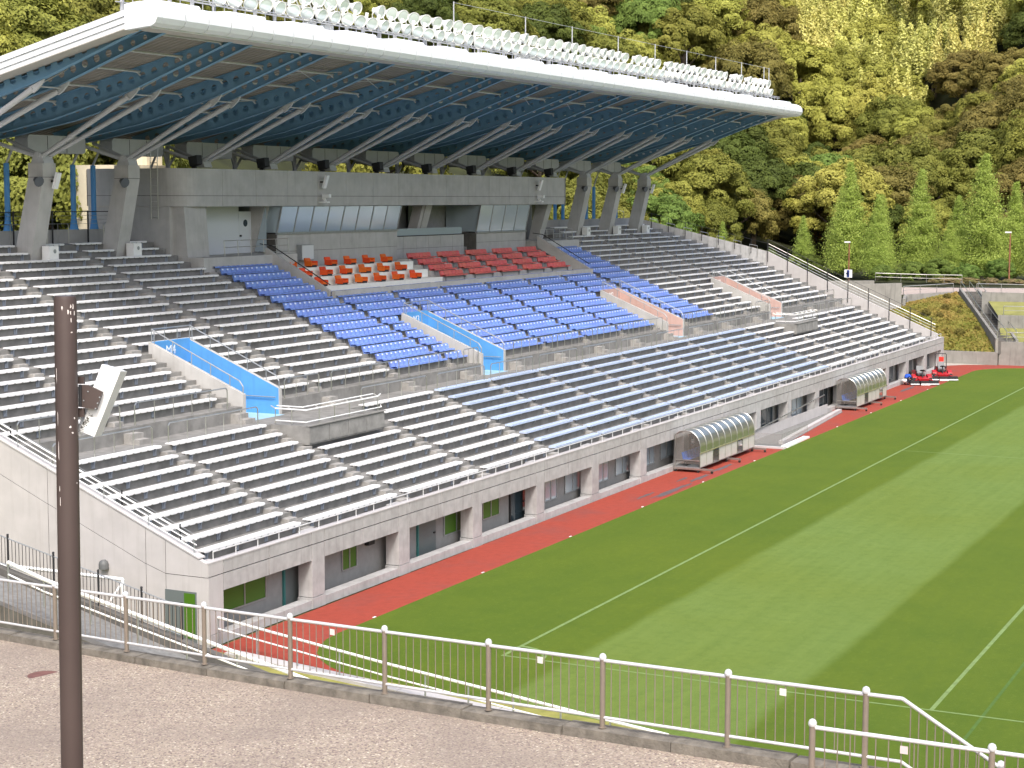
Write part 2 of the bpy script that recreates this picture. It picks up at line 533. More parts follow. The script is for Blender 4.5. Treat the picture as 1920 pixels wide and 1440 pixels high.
# dark picket fence on the inner ramp edge
fz = lambda y: 2.95 - (16 - y) * 2.65 / 11.8
ft = thing('picket_fence', (-6.45, 10, fz(10)), 'dark steel picket fence on the ramp wall beside the end of the stand', 'fence')
ys = [14.76, 12.88, 11.08, 9.39, 7.86]
PICK = MB().tube((0, 0, 0), (0, 0, 0.9), 0.011, n=5).mesh('picket', DARKM)
for i, y in enumerate(ys):
    add('post', MB().tube((-6.5, y, fz(y)), (-6.5, y, fz(y) + 1.12), 0.035, n=8).lathe([(0.045, 1.12), (0.03, 1.17)], 8, (-6.5, y, fz(y))), DARKM, parent=ft, smooth=True)
for lv in (0.12, 1.02):
    mb = MB().path([V((-6.5, y, fz(y) + lv)) for y in ([16.0] + ys)], 0.018, 6)
    add('rail', mb, GALV, parent=ft)
y = 15.9
while y > 7.9:
    inst('picket', PICK, (-6.5, y, fz(y) + 0.12), ft)
    y -= 0.145
# spare goal stored against the end wall
g = thing('football_goal', (-5.0, 15, 0), 'white goal frame stored beside the end wall of the stand', 'goal')
add('crossbar', MB().tube((-5.0, 11.32, 2.38), (-5.0, 18.6, 2.38), 0.06, n=10), PAINT, parent=g, smooth=True)
for y in (11.32, 18.6):
    add('goalpost', MB().tube((-5.0, y, 0), (-5.0, y, 2.38), 0.06, n=10), PAINT, parent=g, smooth=True)
    add('stanchion', MB().tube((-5.0, y, 2.3), (-6.0, y + (0.5 if y < 15 else -0.5), 0.9), 0.035, n=8), PAINT, parent=g, smooth=True)
    add('base_bar', MB().tube((-5.0, y, 0.05), (-6.1, y, 0.05), 0.05, n=8), PAINT, parent=g, smooth=True)
# ------------------------------------------------------------------ grandstand: concrete
XL, XR = -3.33, 104.25
BAY, X_P0 = 6.283, -2.9
LOW_Y, LOW_Z, LDY, LDZ = 9.90, 3.00, 0.772, 0.302
UP_Y, UP_Z, UDY, UDZ = 18.55, 6.39, 0.772, 0.339
def ly(i): return LOW_Y + LDY * i
def lz(i): return LOW_Z + LDZ * i
def uy(i): return UP_Y + UDY * i
def uz(i): return UP_Z + UDZ * i
WALK = 5.35
st = thing('grandstand', (50.4, 22, 0), 'long concrete grandstand with blue and white seating under a cantilever roof', 'grandstand')
# front wall: panels above the pillar openings, pillars, plinth
core = MB().box(XL + 0.05, XR - 0.05, 9.22, 9.42, 1.78, 2.70)
add('wall_core', core, JOINT, parent=st)
for k in range(17):
    x0 = X_P0 + BAY * k
    for j in range(2):
        a, b = x0 + 0.43 + (BAY - 0.86) / 2 * j, x0 + 0.43 + (BAY - 0.86) / 2 * (j + 1)
        add('panel', MB().box(a + 0.02, b - 0.02, 9.157, 9.30, 2.325, 2.745), CONC, parent=st)
        add('panel', MB().box(a + 0.02, b - 0.02, 9.157, 9.30, 1.735, 2.288), CONC, parent=st)
add('coping', MB().box(XL, XR, 9.14, 9.46, 2.748, 2.79), CONC_W, parent=st)
for k in range(18):
    x = X_P0 + BAY * k
    add('pillar', MB().box(x - 0.41, x + 0.41, 9.15, 9.75, 0.37, 2.288), CONC_W if k == 0 else CONC, parent=st)
    add('pillar_head', MB().box(x - 0.41, x + 0.41, 9.15, 9.75, 2.325, 2.745), CONC_W if k == 0 else CONC, parent=st)
    add('pillar_base', MB().box(x - 0.44, x + 0.44, 9.13, 9.77, -0.05, 0.345), CONC, parent=st)
for k in range(17):
    x0 = X_P0 + BAY * k
    for j in range(3):
        w = (BAY - 0.92) / 3
        a = x0 + 0.46 + w * j
        add('plinth', MB().box(a + 0.008, a + w - 0.008, 9.16, 9.62, -0.05, 0.27), CONC, parent=st)
# recessed ground floor: back wall, floor, windows and doors bay by bay
RB = 10.05
add('recess_wall', MB().box(XL + 0.3, XR - 0.3, RB, RB + 0.25, -0.1, 2.6), WALL_G, parent=st)
add('recess_floor', MB().box(XL + 0.3, XR - 0.3, 9.62, RB, -0.2, 0.05), CONC_D, parent=st)
add('recess_ceiling', MB().box(XL + 0.3, XR - 0.3, 9.30, RB + 0.3, 2.30, 2.56), WALL_G, parent=st)
def window(x0, x1, z0, z1, m, n=2, y=RB):
    fr = MB()
    fr.box(x0, x1, y - 0.06, y - 0.003, z0 - 0.05, z0)
    fr.box(x0, x1, y - 0.06, y - 0.003, z1, z1 + 0.05)
    for i in range(n + 1):
        x = x0 + (x1 - x0) * i / n
        fr.box(x - 0.03, x + 0.03, y - 0.062, y - 0.003, z0, z1)
    w = add('window', fr, GALV, parent=st)
    for i in range(n):
        a, b = x0 + (x1 - x0) * i / n + 0.031, x0 + (x1 - x0) * (i + 1) / n - 0.031
        add('pane', MB().box(a, b, y - 0.035, y - 0.012, z0 + 0.001, z1 - 0.001), m, parent=w)
def door(x0, x1, m, edge=None):
    d = add('door', MB().box(x0, x1, RB - 0.05, RB - 0.004, 0.052, 1.80), m, parent=st)
    add('door_frame', MB().box(x0 - 0.09, x0 - 0.002, RB - 0.09, RB - 0.004, 0.052, 1.85), edge or DOOR_T, parent=d)
    add('handle', MB().box(x1 - 0.22, x1 - 0.10, RB - 0.10, RB - 0.052, 0.85, 0.91), DARKM, parent=d)
for k in range(17):
    x = X_P0 + BAY * k + 0.43
    if k == 0:
        window(-1.35, 1.25, 0.66, 1.95, GLASS_G, 2)
        door(2.45, 3.8, DOOR_G)
    elif k == 1:
        window(6.4, 7.45, 0.64, 1.95, GLASS_G, 2)
        add('utility_box', MB().box(x + 4.3, x + 4.75, RB - 0.2, RB - 0.003, 1.3, 1.66), DARKM, parent=st)
    elif k == 2:
        door(12.3, 13.8, DOOR_G)
        window(14.55, 16.75, 0.6, 1.95, GLASS_G, 2)
    elif k == 3:
        window(18.1, 19.7, 0.7, 1.95, GLASS_G, 2)
        door(20.85, 22.4, GLASS_D, DARKM)
    elif k in (4, 5, 6):
        window(x + 1.85, x + 3.2, 0.5, 1.95, GLASS, 2)
        window(x + 4.15, x + 6.85, 0.55, 1.95, GLASS, 3)
    elif k in (8, 9, 10, 11):
        window(x + 0.6, x + 5.0, 0.2, 1.95, GLASS_D if k % 2 else GLASS, 4)
    elif k in (7, 13):
        door(x + 2.4, x + 4.2, GLASS_D, DARKM)
    else:
        window(x + 1.0, x + 4.6, 0.3, 1.95, GLASS_D, 3)
# end walls (gables): left wall in panels, right wall
def gable(x0, x1, m, top=0.30):
    prof = [(9.16, -0.05), (9.16, 2.76), (16.4, 2.76 + (16.4 - 9.16) * 0.392), (18.4, 6.9), (35.5, 6.9 + 17.1 * 0.439), (35.5, -0.05)]
    return prof
lp = [(9.50, -0.05), (9.50, 2.90), (17.9, 6.35), (35.5, 14.1), (35.5, -0.05)]
add('end_wall', MB().prismx(lp, XL + 0.02, XL + 0.28), JOINT, parent=st)
def ztop(y): return 2.88 + (y - 9.5) * 0.4107 if y < 17.9 else 6.33 + (y - 17.9) * 0.4403
cuts = [9.16, 10.86, 11.67, 15.8, 20.5, 25.5, 30.5, 35.5]
for a, b in zip(cuts[:-1], cuts[1:]):
    a2 = max(a, 9.16)
    # the slanted joint splits each panel into a parapet strip and a wall field
    j = lambda y: max(2.30, ztop(y) - 1.22) if y > 11.1 else 2.30
    za, zb = (2.745 if a <= 9.2 else ztop(a)), ztop(b)
    add('panel', MB().prismx([(a2 + 0.012, j(a) + 0.012), (b - 0.012, j(b) + 0.012), (b - 0.012, zb), (a2 + 0.012, za)], XL, XL + 0.2), CONC_W, parent=st)
    if False:
        add('panel', MB().prismx([(a2 + 0.012, 1.85), (b - 0.012, 1.85), (b - 0.012, j(b) - 0.012), (a2 + 0.012, j(a) - 0.012)], XL, XL + 0.2), CONC_W, parent=st)
    else:
        add('panel', MB().prismx([(a2 + 0.012, -0.05), (b - 0.012, -0.05), (b - 0.012, j(b) - 0.012), (a2 + 0.012, j(a) - 0.012)], XL, XL + 0.2), CONC_W, parent=st)
add('end_doorway', MB().box(XL - 0.012, XL + 0.03, 9.62, 10.9, -0.05, 1.78), DOOR_G, parent=st)
add('end_window', MB().box(XL - 0.022, XL - 0.013, 9.68, 10.12, 0.2, 1.72), GLASS_G, parent=st)
add('coping', MB().prismx([(9.5, 2.905), (17.9, 6.355), (17.9, 6.40), (9.5, 2.95)], XL - 0.03, XL + 0.34), CONC_W, parent=st)
add('coping', MB().prismx([(17.9, 6.358), (35.5, 14.108), (35.5, 14.15), (17.9, 6.402)], XL - 0.03, XL + 0.34), CONC_W, parent=st)
lamp = thing('wall_lamp', (XL - 0.1, 13.36, 2.3), 'dark domed lamp on the pale end wall', 'lamp')
add('hood', MB().lathe([(0.17, 0), (0.17, 0.16), (0.14, 0.25), (0.07, 0.31)], 12, (XL - 0.11, 13.36, 2.24)), mat('lamp_hood', rgb(96, 98, 98), 0.5), parent=lamp, smooth=True)
add('back_plate', MB().box(XL - 0.03, XL - 0.003, 13.28, 13.44, 2.25, 2.5), DARKM, parent=lamp)
# right end wall with diagonal rear corner
rp = [(9.47, -0.05), (9.47, 3.1), (17.9, 6.75), (24.9, 10.0), (24.9, -0.05)]
add('end_wall', MB().prismx(rp, XR - 1.15, XR - 0.85), CONC_W, parent=st)
add('end_wall', MB().prismx([(9.47, -0.05), (9.47, 2.74), (24.9, 8.9), (24.9, -0.05)], XR - 0.3, XR), CONC, parent=st)
mb = MB().hexa([(103.4, 24.75, 5), (94.2, 33.9, 5), (94.45, 34.15, 5), (103.65, 25.0, 5), (103.4, 24.75, 9.95), (94.2, 33.9, 13.0), (94.45, 34.15, 13.0), (103.65, 25.0, 9.95)])
add('rear_wall', mb, CONC, parent=st)
add('rear_wall', MB().box(-3.2, 24.6, 34.6, 34.9, 8, 13.1), CONC_B, parent=st)
add('rear_wall', MB().box(72.2, 94.4, 34.05, 34.35, 8, 13.0), CONC_B, parent=st)

# terraces
VOM = [(11.33, 14.25, BLUEW, 'M4'), (33.32, 36.2, BLUEW, 'M3'), (60.48, 63.7, PINKW, 'M2'), (82.5, 85.65, PINKW, 'M1')]
VB = 22.75
def spans(x0, x1, cut):
    out, cur = [], x0
    for a, b in sorted(cut):
        if a > cur: out.append((cur, min(a, x1)))
        cur = max(cur, b)
    if cur < x1: out.append((cur, x1))
    return [(a, b) for a, b in out if b - a > 0.05]
PLAT = [(10.95, 17.05), (78.1, 83.6)]
def lr(i): return ly(i) + 0.15
def ur(i): return uy(i) + 0.15
for i in range(9):
    y0 = 9.42 if i == 0 else lr(i - 1)
    add('terrace_step', MB().box(XL + 0.28, XR - 1.15, y0, lr(i) - 0.002, lz(i) - 1.2, lz(i) - 0.42), CONC_T, parent=st)
add('walkway', MB().box(XL + 0.28, XR - 1.15, lr(8), 17.9, WALK - 1.0, WALK), CONC_T, parent=st)
for i in range(19):
    y0 = 17.9 if i == 0 else ur(i - 1)
    x1 = min(XR - 1.15, 103.2 - max(0, ur(i) - 24.6) * 1.0)
    cut = [(a - 0.02, b + 0.02) for a, b, _, _ in VOM] if i < 6 else []
    if i >= 15: cut = cut + [(24.65, 72.6)]
    elif i >= 10: cut = cut + [(31.2, 65.9)]
    for a, b in spans(XL + 0.28, x1, cut):
        add('terrace_step', MB().box(a, b, y0, ur(i) - 0.002, uz(i) - 1.3, uz(i) - 0.42), CONC_T, parent=st)
for a, b in spans(XL + 0.28, 94.0, [(24.65, 72.6)]):
    add('terrace_step', MB().box(a, b, ur(18), 34.7 if a < 20 else 34.1, uz(19) - 1.3, uz(19) - 0.42), CONC_T, parent=st)
# wheelchair platforms over the top rows of the lower tier
for (a, b) in PLAT:
    p = add('viewing_platform', MB().box(a, b, 14.36, lr(8) + 0.1, WALK - 0.75, WALK + 0.012), CONC_T, parent=st)
    for k in range(4):
        w = (b - a) / 4
        add('panel', MB().box(a + w * k + 0.02, a + w * (k + 1) - 0.02, 14.33, 14.358, WALK - 0.68, WALK - 0.04), CONC_T, parent=p)
    add('edge_slab', MB().box(a - 0.03, b + 0.03, 14.28, 14.5, WALK + 0.013, WALK + 0.05), CONC_T, parent=p)

# vomitories: stairways cut into the upper tier
def text(s, size, loc, m, parent, rot):
    c = bpy.data.curves.new('lettering', 'FONT')
    c.body = s
    c.size = size
    c.extrude = 0.004
    c.align_x = 'CENTER'
    tmp = bpy.data.objects.new('tmp', c)
    col.objects.link(tmp)
    dg = bpy.context.evaluated_depsgraph_get()
    me = bpy.data.meshes.new_from_object(tmp.evaluated_get(dg))
    bpy.data.objects.remove(tmp, do_unlink=True)
    me.materials.clear()
    me.materials.append(m)
    return inst('lettering', me, loc, parent, rot=rot)
for a, b, m, nm in VOM:
    v = add('vomitory', MB().box(a + 0.2, b - 0.2, 17.6, VB - 0.2, WALK - 0.9, WALK + 0.004), PALEF, parent=st)
    zt = lambda y: 6.5 + (y - 17.9) * 0.415
    prof = [(17.86, WALK - 0.5), (VB, WALK - 0.5), (VB, zt(VB)), (17.86, zt(17.86))]
    for x0, x1 in ((a, a + 0.2), (b - 0.2, b)):
        add('side_wall', MB().prismx(prof, x0, x1), CONC_B, parent=v)
    inn = [(17.9, WALK + 0.004), (VB - 0.2, WALK + 0.004), (VB - 0.2, zt(VB) - 0.09), (17.9, zt(17.9) - 0.02)]
    add('lining', MB().prismx(inn, b - 0.212, b - 0.2), m, parent=v)
    add('lining', MB().prismx(inn, a + 0.2, a + 0.212), m, parent=v)
    add('back_wall', MB().box(a + 0.212, b - 0.212, VB - 0.2, VB, zt(VB) - 1.05, zt(VB) - 0.005), m, parent=v)
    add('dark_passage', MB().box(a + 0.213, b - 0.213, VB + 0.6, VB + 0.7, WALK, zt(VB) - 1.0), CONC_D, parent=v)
    text(nm, 0.56, ((a + b) / 2 - 0.15, VB - 0.203, zt(VB) - 0.60), PAINT, v, (math.radians(90), 0, 0))
    for x, mm in ((a + 0.1, GALV), (b - 0.1, GALV)):
        mb = MB().path([(x, VB - 0.1, zt(VB) + 0.55), (x, 18.1, zt(18.1) + 0.45), (x, 17.93, zt(17.9) + 0.3), (x, 17.93, zt(17.9))], 0.028, 6)
        for q in range(5):
            y = 18.6 + q * 0.98
            mb.tube((x, y, zt(y) - 0.02), (x, y, zt(y) + 0.47 + (y - 18.1) * 0.02), 0.02, n=5)
        add('rail', mb, GALV, parent=v, smooth=True)
    mb = MB().tube((a + 0.1, VB - 0.1, zt(VB) + 0.55), (b - 0.1, VB - 0.1, zt(VB) + 0.55), 0.028, n=6)
    for q in range(4):
        x = a + 0.1 + (b - a - 0.2) * q / 3
        mb.tube((x, VB - 0.1, zt(VB) - 0.01), (x, VB - 0.1, zt(VB) + 0.55), 0.02, n=5)
    add('rail', mb, GALV, parent=v, smooth=True)
    add('wall_rail', MB().tube((b - 0.3, 18.0, WALK + 0.75), (b - 0.3, 20.2, WALK + 0.75), 0.025, n=6), GALV, parent=v)
# ------------------------------------------------------------------ benches and seats
LEFT = [-2.49, 4.07, 11.2, 18.3, 25.5, 31.3, 37.2, 43.0, 48.8, 54.55, 60.35, 66.1, 72.0, 79.13, 86.2, 93.3]
RIGHT = [3.42, 10.42, 17.5, 24.76, 30.9, 36.7, 42.55, 48.35, 54.1, 59.9, 65.6, 71.4, 78.4, 85.45, 92.5, 100.6]
def bench_seat_mesh(L, kind):
    mb = MB()
    n = max(2, round(L / 0.43))
    w = L / n
    for i in range(n):
        a, b = i * w + 0.006, (i + 1) * w - 0.006
        if kind == 'white':
            # moulded pad: rounded nose that dips in the middle of each pad
            pr = [(0.0, -0.075), (0.0, -0.02), (0.03, 0.0), (0.34, 0.0), (0.365, -0.012), (0.365, -0.05), (0.03, -0.055)]
            mb.prismx(pr, a, b)
            c = (a + b) / 2
            mb.prism([(a + 0.01, 0.001, -0.075), (b - 0.01, 0.001, -0.075), (c + w * 0.3, 0.001, -0.097), (c - w * 0.3, 0.001, -0.097)], (0, 0.028, 0))
        else:
            # blue backless pad with raised rims around a shallow well
            mb.box(a, b, 0.0, 0.38, -0.085, -0.012)
            mb.box(a, b, 0.0, 0.07, -0.012, 0.006)
            mb.box(a, b, 0.31, 0.38, -0.012, 0.008)
            mb.box(a, a + 0.06, 0.07, 0.31, -0.012, 0.004)
            mb.box(b - 0.06, b, 0.07, 0.31, -0.012, 0.004)
    mb.box(0.05, L - 0.05, 0.17, 0.23, -0.10, -0.0505)
    return mb.mesh('bench_seat', WHITE if kind == 'white' else BLUE_B)
BR = MB()
BR.prismx([(0.03, -0.055), (0.24, -0.055), (0.149, -0.33), (0.10, -0.33)], -0.035, 0.035)
BR.box(-0.09, 0.09, 0.115, 0.148, -0.36, -0.14)
BRACKET_ME = BR.mesh('bracket', BRACKET)
BEND = MB().path([(0, 0.02, -0.06), (0, 0.04, -0.13), (0, 0.09, -0.20), (0, 0.148, -0.26)], 0.022, 6)
BRACKET_B = BEND.mesh('bracket', GALV)
_cache = {}
def bench(kind, x0, x1, y, z, label, group):
    L = round((x1 - x0) / 0.05) * 0.05
    key = (kind, round(L, 2))
    if key not in _cache: _cache[key] = bench_seat_mesh(L, kind)
    t = thing('bench', (x0, y, z - 0.42), label, 'bench', group)
    inst('seat', _cache[key], (x0, y, z), t)
    n = max(2, round(L / 1.55))
    for i in range(n):
        x = x0 + 0.28 + (L - 0.56) * i / (n - 1)
        inst('bracket', BRACKET_ME if kind == 'white' else BRACKET_B, (x, y, z), t)
    return t
LOWW = {0: 'first', 1: 'second', 2: 'third', 3: 'fourth', 12: 'fourth', 13: 'third', 14: 'second', 15: 'last'}
def blockword(k):
    return '%s block from the near end' % ordw(k + 1)
for i in range(9):
    rw = 'front row' if i == 0 else '%s row up' % ordw(i + 1)
    for k in range(16):
        x0, x1 = LEFT[k], RIGHT[k]
        if i >= 6 and (k == 2 or k == 13):
            if k == 2: continue
            x0 = 83.75
            if x1 - x0 < 1: continue
        kind = 'blue' if 4 <= k <= 11 else 'white'
        bench(kind, x0, x1, ly(i), lz(i), '%s backless bench, lower tier, %s, %s' % (kind, rw, blockword(k)), '%s benches of the lower tier' % kind)
MX = [14.8 + 6.24 * k for k in range(-1, 13)]          # mast positions along the stand
for i in range(19):
    rw = '%s row above the walkway' % ordw(i + 1)
    for k in (0, 1, 2, 3, 12, 13, 14, 15):
        x0, x1 = LEFT[k], RIGHT[k]
        if i >= 15:
            if k == 3: x1 = 23.9
            if k == 12: x0 = 74.0
        x1 = min(x1, 101.3 - max(0, uy(i) + 0.35 - 24.4) * 1.05)
        if i < 6 and k == 2: x0 = 14.45
        if i < 6 and k == 13: x1 = 82.3
        if x1 - x0 < 1.0: continue
        segs = [(x0, x1)]
        if i >= 17:
            segs = spans(x0, x1, [(m - 0.75, m + 0.75) for m in MX if m < 24 or m > 74])
        segs = [s for s in segs if s[1] - s[0] > 0.8]
        for q, (a, b) in enumerate(segs):
            extra = '' if len(segs) == 1 else (', left of the column' if q == 0 else ', right of the column')
            bench('white', a, b, uy(i), uz(i), 'white bench, upper tier, %s, %s%s' % (rw, blockword(k).replace(' from the near end', ' along'), extra), 'white benches of the upper tier')
# bucket seats
def shell(w, m, plate=False):  # plate: adds a pale patch on the backrest as a painted sky highlight
    mb = MB()
    prof = [(0.0, -0.05), (0.02, 0.0), (0.12, 0.006), (0.30, -0.02), (0.37, 0.01), (0.41, 0.08), (0.45, 0.22), (0.465, 0.275), (0.49, 0.285)]
    xs = [-w / 2 + 0.008, -w / 2 + 0.04, -w * 0.2, 0, w * 0.2, w / 2 - 0.04, w / 2 - 0.008]
    for pi, (y, z) in enumerate(prof):
        for xi, x in enumerate(xs):
            e = abs(x) / (w / 2)
            lift = 0.05 * max(0, e - 0.3) ** 1.5
            yy, zz = y, z
            if pi in (1, 2, 3): zz += lift
            elif pi > 4:
                yy -= lift * 1.2
                if pi >= 7: zz -= 0.06 * max(0, e - 0.55)
            mb.v.append((x, yy, zz))
    n = len(xs)
    for a in range(len(prof) - 1):
        for c in range(n - 1):
            mb.f.append((a * n + c, a * n + c + 1, (a + 1) * n + c + 1, (a + 1) * n + c))
    # underside and back so the shell has thickness
    k = len(mb.v)
    for x in xs[::6]:
        pass
    mb.prismx([(0.02, -0.05), (0.36, -0.075), (0.43, 0.05), (0.505, 0.275), (0.49, 0.28), (0.40, 0.05), (0.34, -0.05)], -w / 2 + 0.008, w / 2 - 0.008)
    me = mb.mesh('seat', m, smooth=True)
    if plate:  # pale patch painted as the sky highlight on the backrest
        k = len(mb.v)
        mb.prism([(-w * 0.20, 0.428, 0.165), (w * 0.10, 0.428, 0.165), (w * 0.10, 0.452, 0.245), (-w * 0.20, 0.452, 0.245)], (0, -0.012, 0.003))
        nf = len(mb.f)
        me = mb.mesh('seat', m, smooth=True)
        me.materials.append(GLINT)
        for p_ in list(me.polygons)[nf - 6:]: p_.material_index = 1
    return me
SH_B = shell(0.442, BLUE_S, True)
SH_R = shell(0.50, RED_S)
def seat_row(name, me, w, x0, x1, y, z, label, group):
    n = int((x1 - x0 + 0.02) / w)
    t = thing(name, (x0, y, z - 0.42), label, 'seat row', group)
    mb = MB().box(x0 + 0.03, x0 + n * w - 0.03, y + 0.16, y + 0.21, z - 0.12, z - 0.078)
    for q in range(max(2, n // 4)):
        xx = x0 + 0.25 + (n * w - 0.5) * q / (max(2, n // 4) - 1)
        mb.prismx([(y + 0.10, z - 0.33), (y + 0.148, z - 0.33), (y + 0.148, z - 0.24), (y + 0.2, z - 0.12), (y + 0.05, z - 0.10)], xx - 0.02, xx + 0.02)
    add('beam', mb, GALV, parent=t)
    for q in range(n):
        inst('seat', me, (x0 + w * (q + 0.5), y, z), t)
for i in range(15):
    for k in range(4, 12):
        if i >= 10 and k not in (4, 11): continue
        x0, x1 = LEFT[k], RIGHT[k]
        if k == 5 and i < 6: x1 = 33.2
        if k == 10 and i < 6: x0 = 63.85
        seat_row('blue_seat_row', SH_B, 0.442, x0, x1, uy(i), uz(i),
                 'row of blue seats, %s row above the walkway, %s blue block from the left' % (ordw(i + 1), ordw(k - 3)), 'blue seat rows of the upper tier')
# VIP terrace between the outer blue blocks
VIPY, VIPZ = 27.0, 9.95
add('vip_wall', MB().box(31.2, 65.9, ur(9), ur(9) + 0.2, uz(9) - 0.5, 9.72), CONC_B, parent=st)
add('vip_floor', MB().box(31.4, 65.7, ur(9) + 0.2, VIPY + 0.6, 8.4, VIPZ - 0.42), CONC_T, parent=st)
WPAN = mat('white_sheet', rgb(238, 238, 230), 0.6, var=0.04)
for i in range(4):
    y, z = VIPY + 0.772 * i, VIPZ + 0.35 * i
    add('vip_step', MB().box(46.15, 65.7, y + 0.2, y + 1.1, 8.4, z - 0.07), CONC_B, parent=st)
    for j in range(5):
        x0 = 46.3 + j * 3.92
        seat_row('red_seat_row', SH_R, 0.50, x0, x0 + 3.02, y, z, 'row of six red seats, %s red row up, %s from the left' % (ordw(i + 1), ordw(j + 1)), 'red seat rows below the press windows')
for i in range(3):
    y, z = VIPY + 0.1 + 1.03 * i, VIPZ + 0.02 + 0.47 * i
    add('white_tier', MB().box(31.5, 46.05 + 0.0 * i, y, y + 1.04, 8.4, z - 0.10), WPAN, parent=st)
    for j in range(6):
        x = 32.9 + j * 2.12 + 0.02 * i
        t = thing('armchair', (x, y, z - 0.1), 'orange armchair on the white tiers, %s row up, %s from the left' % (ordw(i + 1), ordw(j + 1)), 'chair', 'orange chairs on the white tiers')
        mb = MB().prismx([(y + 0.20, z + 0.02), (y + 0.20, z + 0.12), (y + 0.25, z + 0.15), (y + 0.62, z + 0.12), (y + 0.62, z + 0.02)], x - 0.25, x + 0.25)
        add('seat', mb, ORANGE, parent=t)
        mb = MB().prismx([(y + 0.58, z + 0.10), (y + 0.68, z + 0.38), (y + 0.73, z + 0.41), (y + 0.78, z + 0.38), (y + 0.70, z + 0.06)], x - 0.26, x + 0.26)
        add('backrest', mb, ORANGE, parent=t)
        for s in (-1, 1):
            add('armrest', MB().box(x + s * 0.30 - 0.035, x + s * 0.30 + 0.035, y + 0.22, y + 0.68, z - 0.04, z + 0.24), ORANGE, parent=t)
        add('base', MB().box(x - 0.24, x + 0.24, y + 0.22, y + 0.62, z - 0.10, z + 0.018), DARKM, parent=t)
# sloping stair parapets on both sides of the VIP terrace
for x in (31.15, 65.85):
    w = add('stair_parapet', MB().prismx([(26.0, 9.0), (30.0, 11.2), (30.0, 12.0), (25.9, 9.75)], x - 0.1, x + 0.1), CONC_B, parent=st)
    add('rail', MB().path([(x, 25.9, 10.05), (x, 29.6, 12.1), (x, 30.4, 12.2)], 0.03, 6), DARKM, parent=w)

# aisle half-steps
AIS_L = [(RIGHT[k] + 0.03, LEFT[k + 1] - 0.03) for k in range(15)] + [(RIGHT[15] + 0.1, RIGHT[15] + 0.8)]
HALF = {}
def half(w):
    w = round(w / 0.05) * 0.05
    if w not in HALF:
        HALF[w] = MB().prismz([(0.04, 0), (w - 0.04, 0), (w, 0.06), (w, 0.36), (0, 0.36), (0, 0.06)], 0, 0.16).mesh('aisle_step', CONC_S)
    return HALF[w]
rest = MB()
for k, (a, b) in enumerate(AIS_L):
    for i in range(9):
        if i >= 6 and (PLAT[0][0] - 0.2 < a < PLAT[0][1] or PLAT[1][0] - 0.2 < a < PLAT[1][1]): continue
        inst('aisle_step', half(b - a), (a, lr(i) - 0.364, lz(i) - 0.42), st)
    # steps from the walkway to the upper tier
    if not any(u - 0.2 < a < v for u, v, _, _ in VOM):
        inst('aisle_step', MB().box(0, max(0.7, b - a), 0, 0.345, 0, 0.2).mesh('aisle_step', CONC_S), (a, 17.15, WALK), st)
        inst('aisle_step', MB().box(0, max(0.7, b - a), 0, 0.4, 0, 0.4).mesh('aisle_step', CONC_S), (a, 17.497, WALK), st)
    for i in range(18):
        if i >= 15 and 24 < a < 73: continue
        if i >= 10 and 31.2 < a < 65.9: continue
        if i < 6 and any(u - 0.1 < a < v for u, v, _, _ in VOM): continue
        if b > 103 - max(0, uy(i) - 24.4) * 1.05: continue
        if k < 4:
            inst('aisle_step', half(b - a), (a, ur(i) - 0.364, uz(i) - 0.42), st)
        else:
            rest.box(a, b, ur(i) - 0.364, ur(i) - 0.004, uz(i) - 0.42, uz(i) - 0.26)
add('aisle_steps', rest, CONC_S, parent=st, kind='stuff')
# riser joints (thin recessed seams in the terrace units) on the near blocks
# ------------------------------------------------------------------ railings along the walkway
def bent_rail(name, x0, x1, y, z, h, label, n, group, drop=True):
    t = thing(name, ((x0 + x1) / 2, y, z), label, 'handrail', group)
    pts = [(x0, y, z), (x0, y, z + h - 0.1), (x0 + 0.1, y, z + h), (x1 - 0.1, y, z + h), (x1, y, z + h - 0.1), (x1, y, z)]
    add('rail', MB().path(pts, 0.026, 6), STEEL_B, parent=t, smooth=True)
    for i in range(1, n):
        x = x0 + (x1 - x0) * i / n
        add('post', MB().tube((x, y, z - (0.3 if drop else 0)), (x, y, z + h - 0.02), 0.018, n=5), STEEL_B, parent=t, smooth=True)
for k in range(16):
    if k != 2 and k != 13:
        bent_rail('handrail', LEFT[k] + 0.1, RIGHT[k] - 0.25, lr(8) + 0.12, WALK, 0.82, 'steel handrail on the walkway edge behind lower %s' % blockword(k), 5, 'walkway edge handrails', False)
    a, b = LEFT[k] + 0.15, RIGHT[k] - 0.1
    if k == 2: a = 14.6
    if k == 5: b = 33.1
    if k == 10: a = 64.0
    if k == 13: b = 82.3
    bent_rail('handrail', a, b, 17.96, uz(0) - 0.42, 0.88, 'steel handrail before the first upper row, %s' % blockword(k), 5 if b - a > 3 else 3, 'upper tier front handrails')
# front wall rail posts (low rail over the coping)
t = thing('front_rail', (50, 9.3, 2.79), 'low thin handrail along the top of the front wall', 'handrail')
add('rail', MB().tube((XL + 0.5, 9.3, 3.08), (XR - 0.4, 9.3, 3.08), 0.024, n=6), RAILW, parent=t)
PME = MB().tube((0, 0, 0), (0, 0, 0.28), 0.02, n=5).mesh('post', RAILW)
x = XL + 0.5
while x < XR - 0.3:
    inst('post', PME, (x, 9.3, 2.79), t)
    x += 1.3
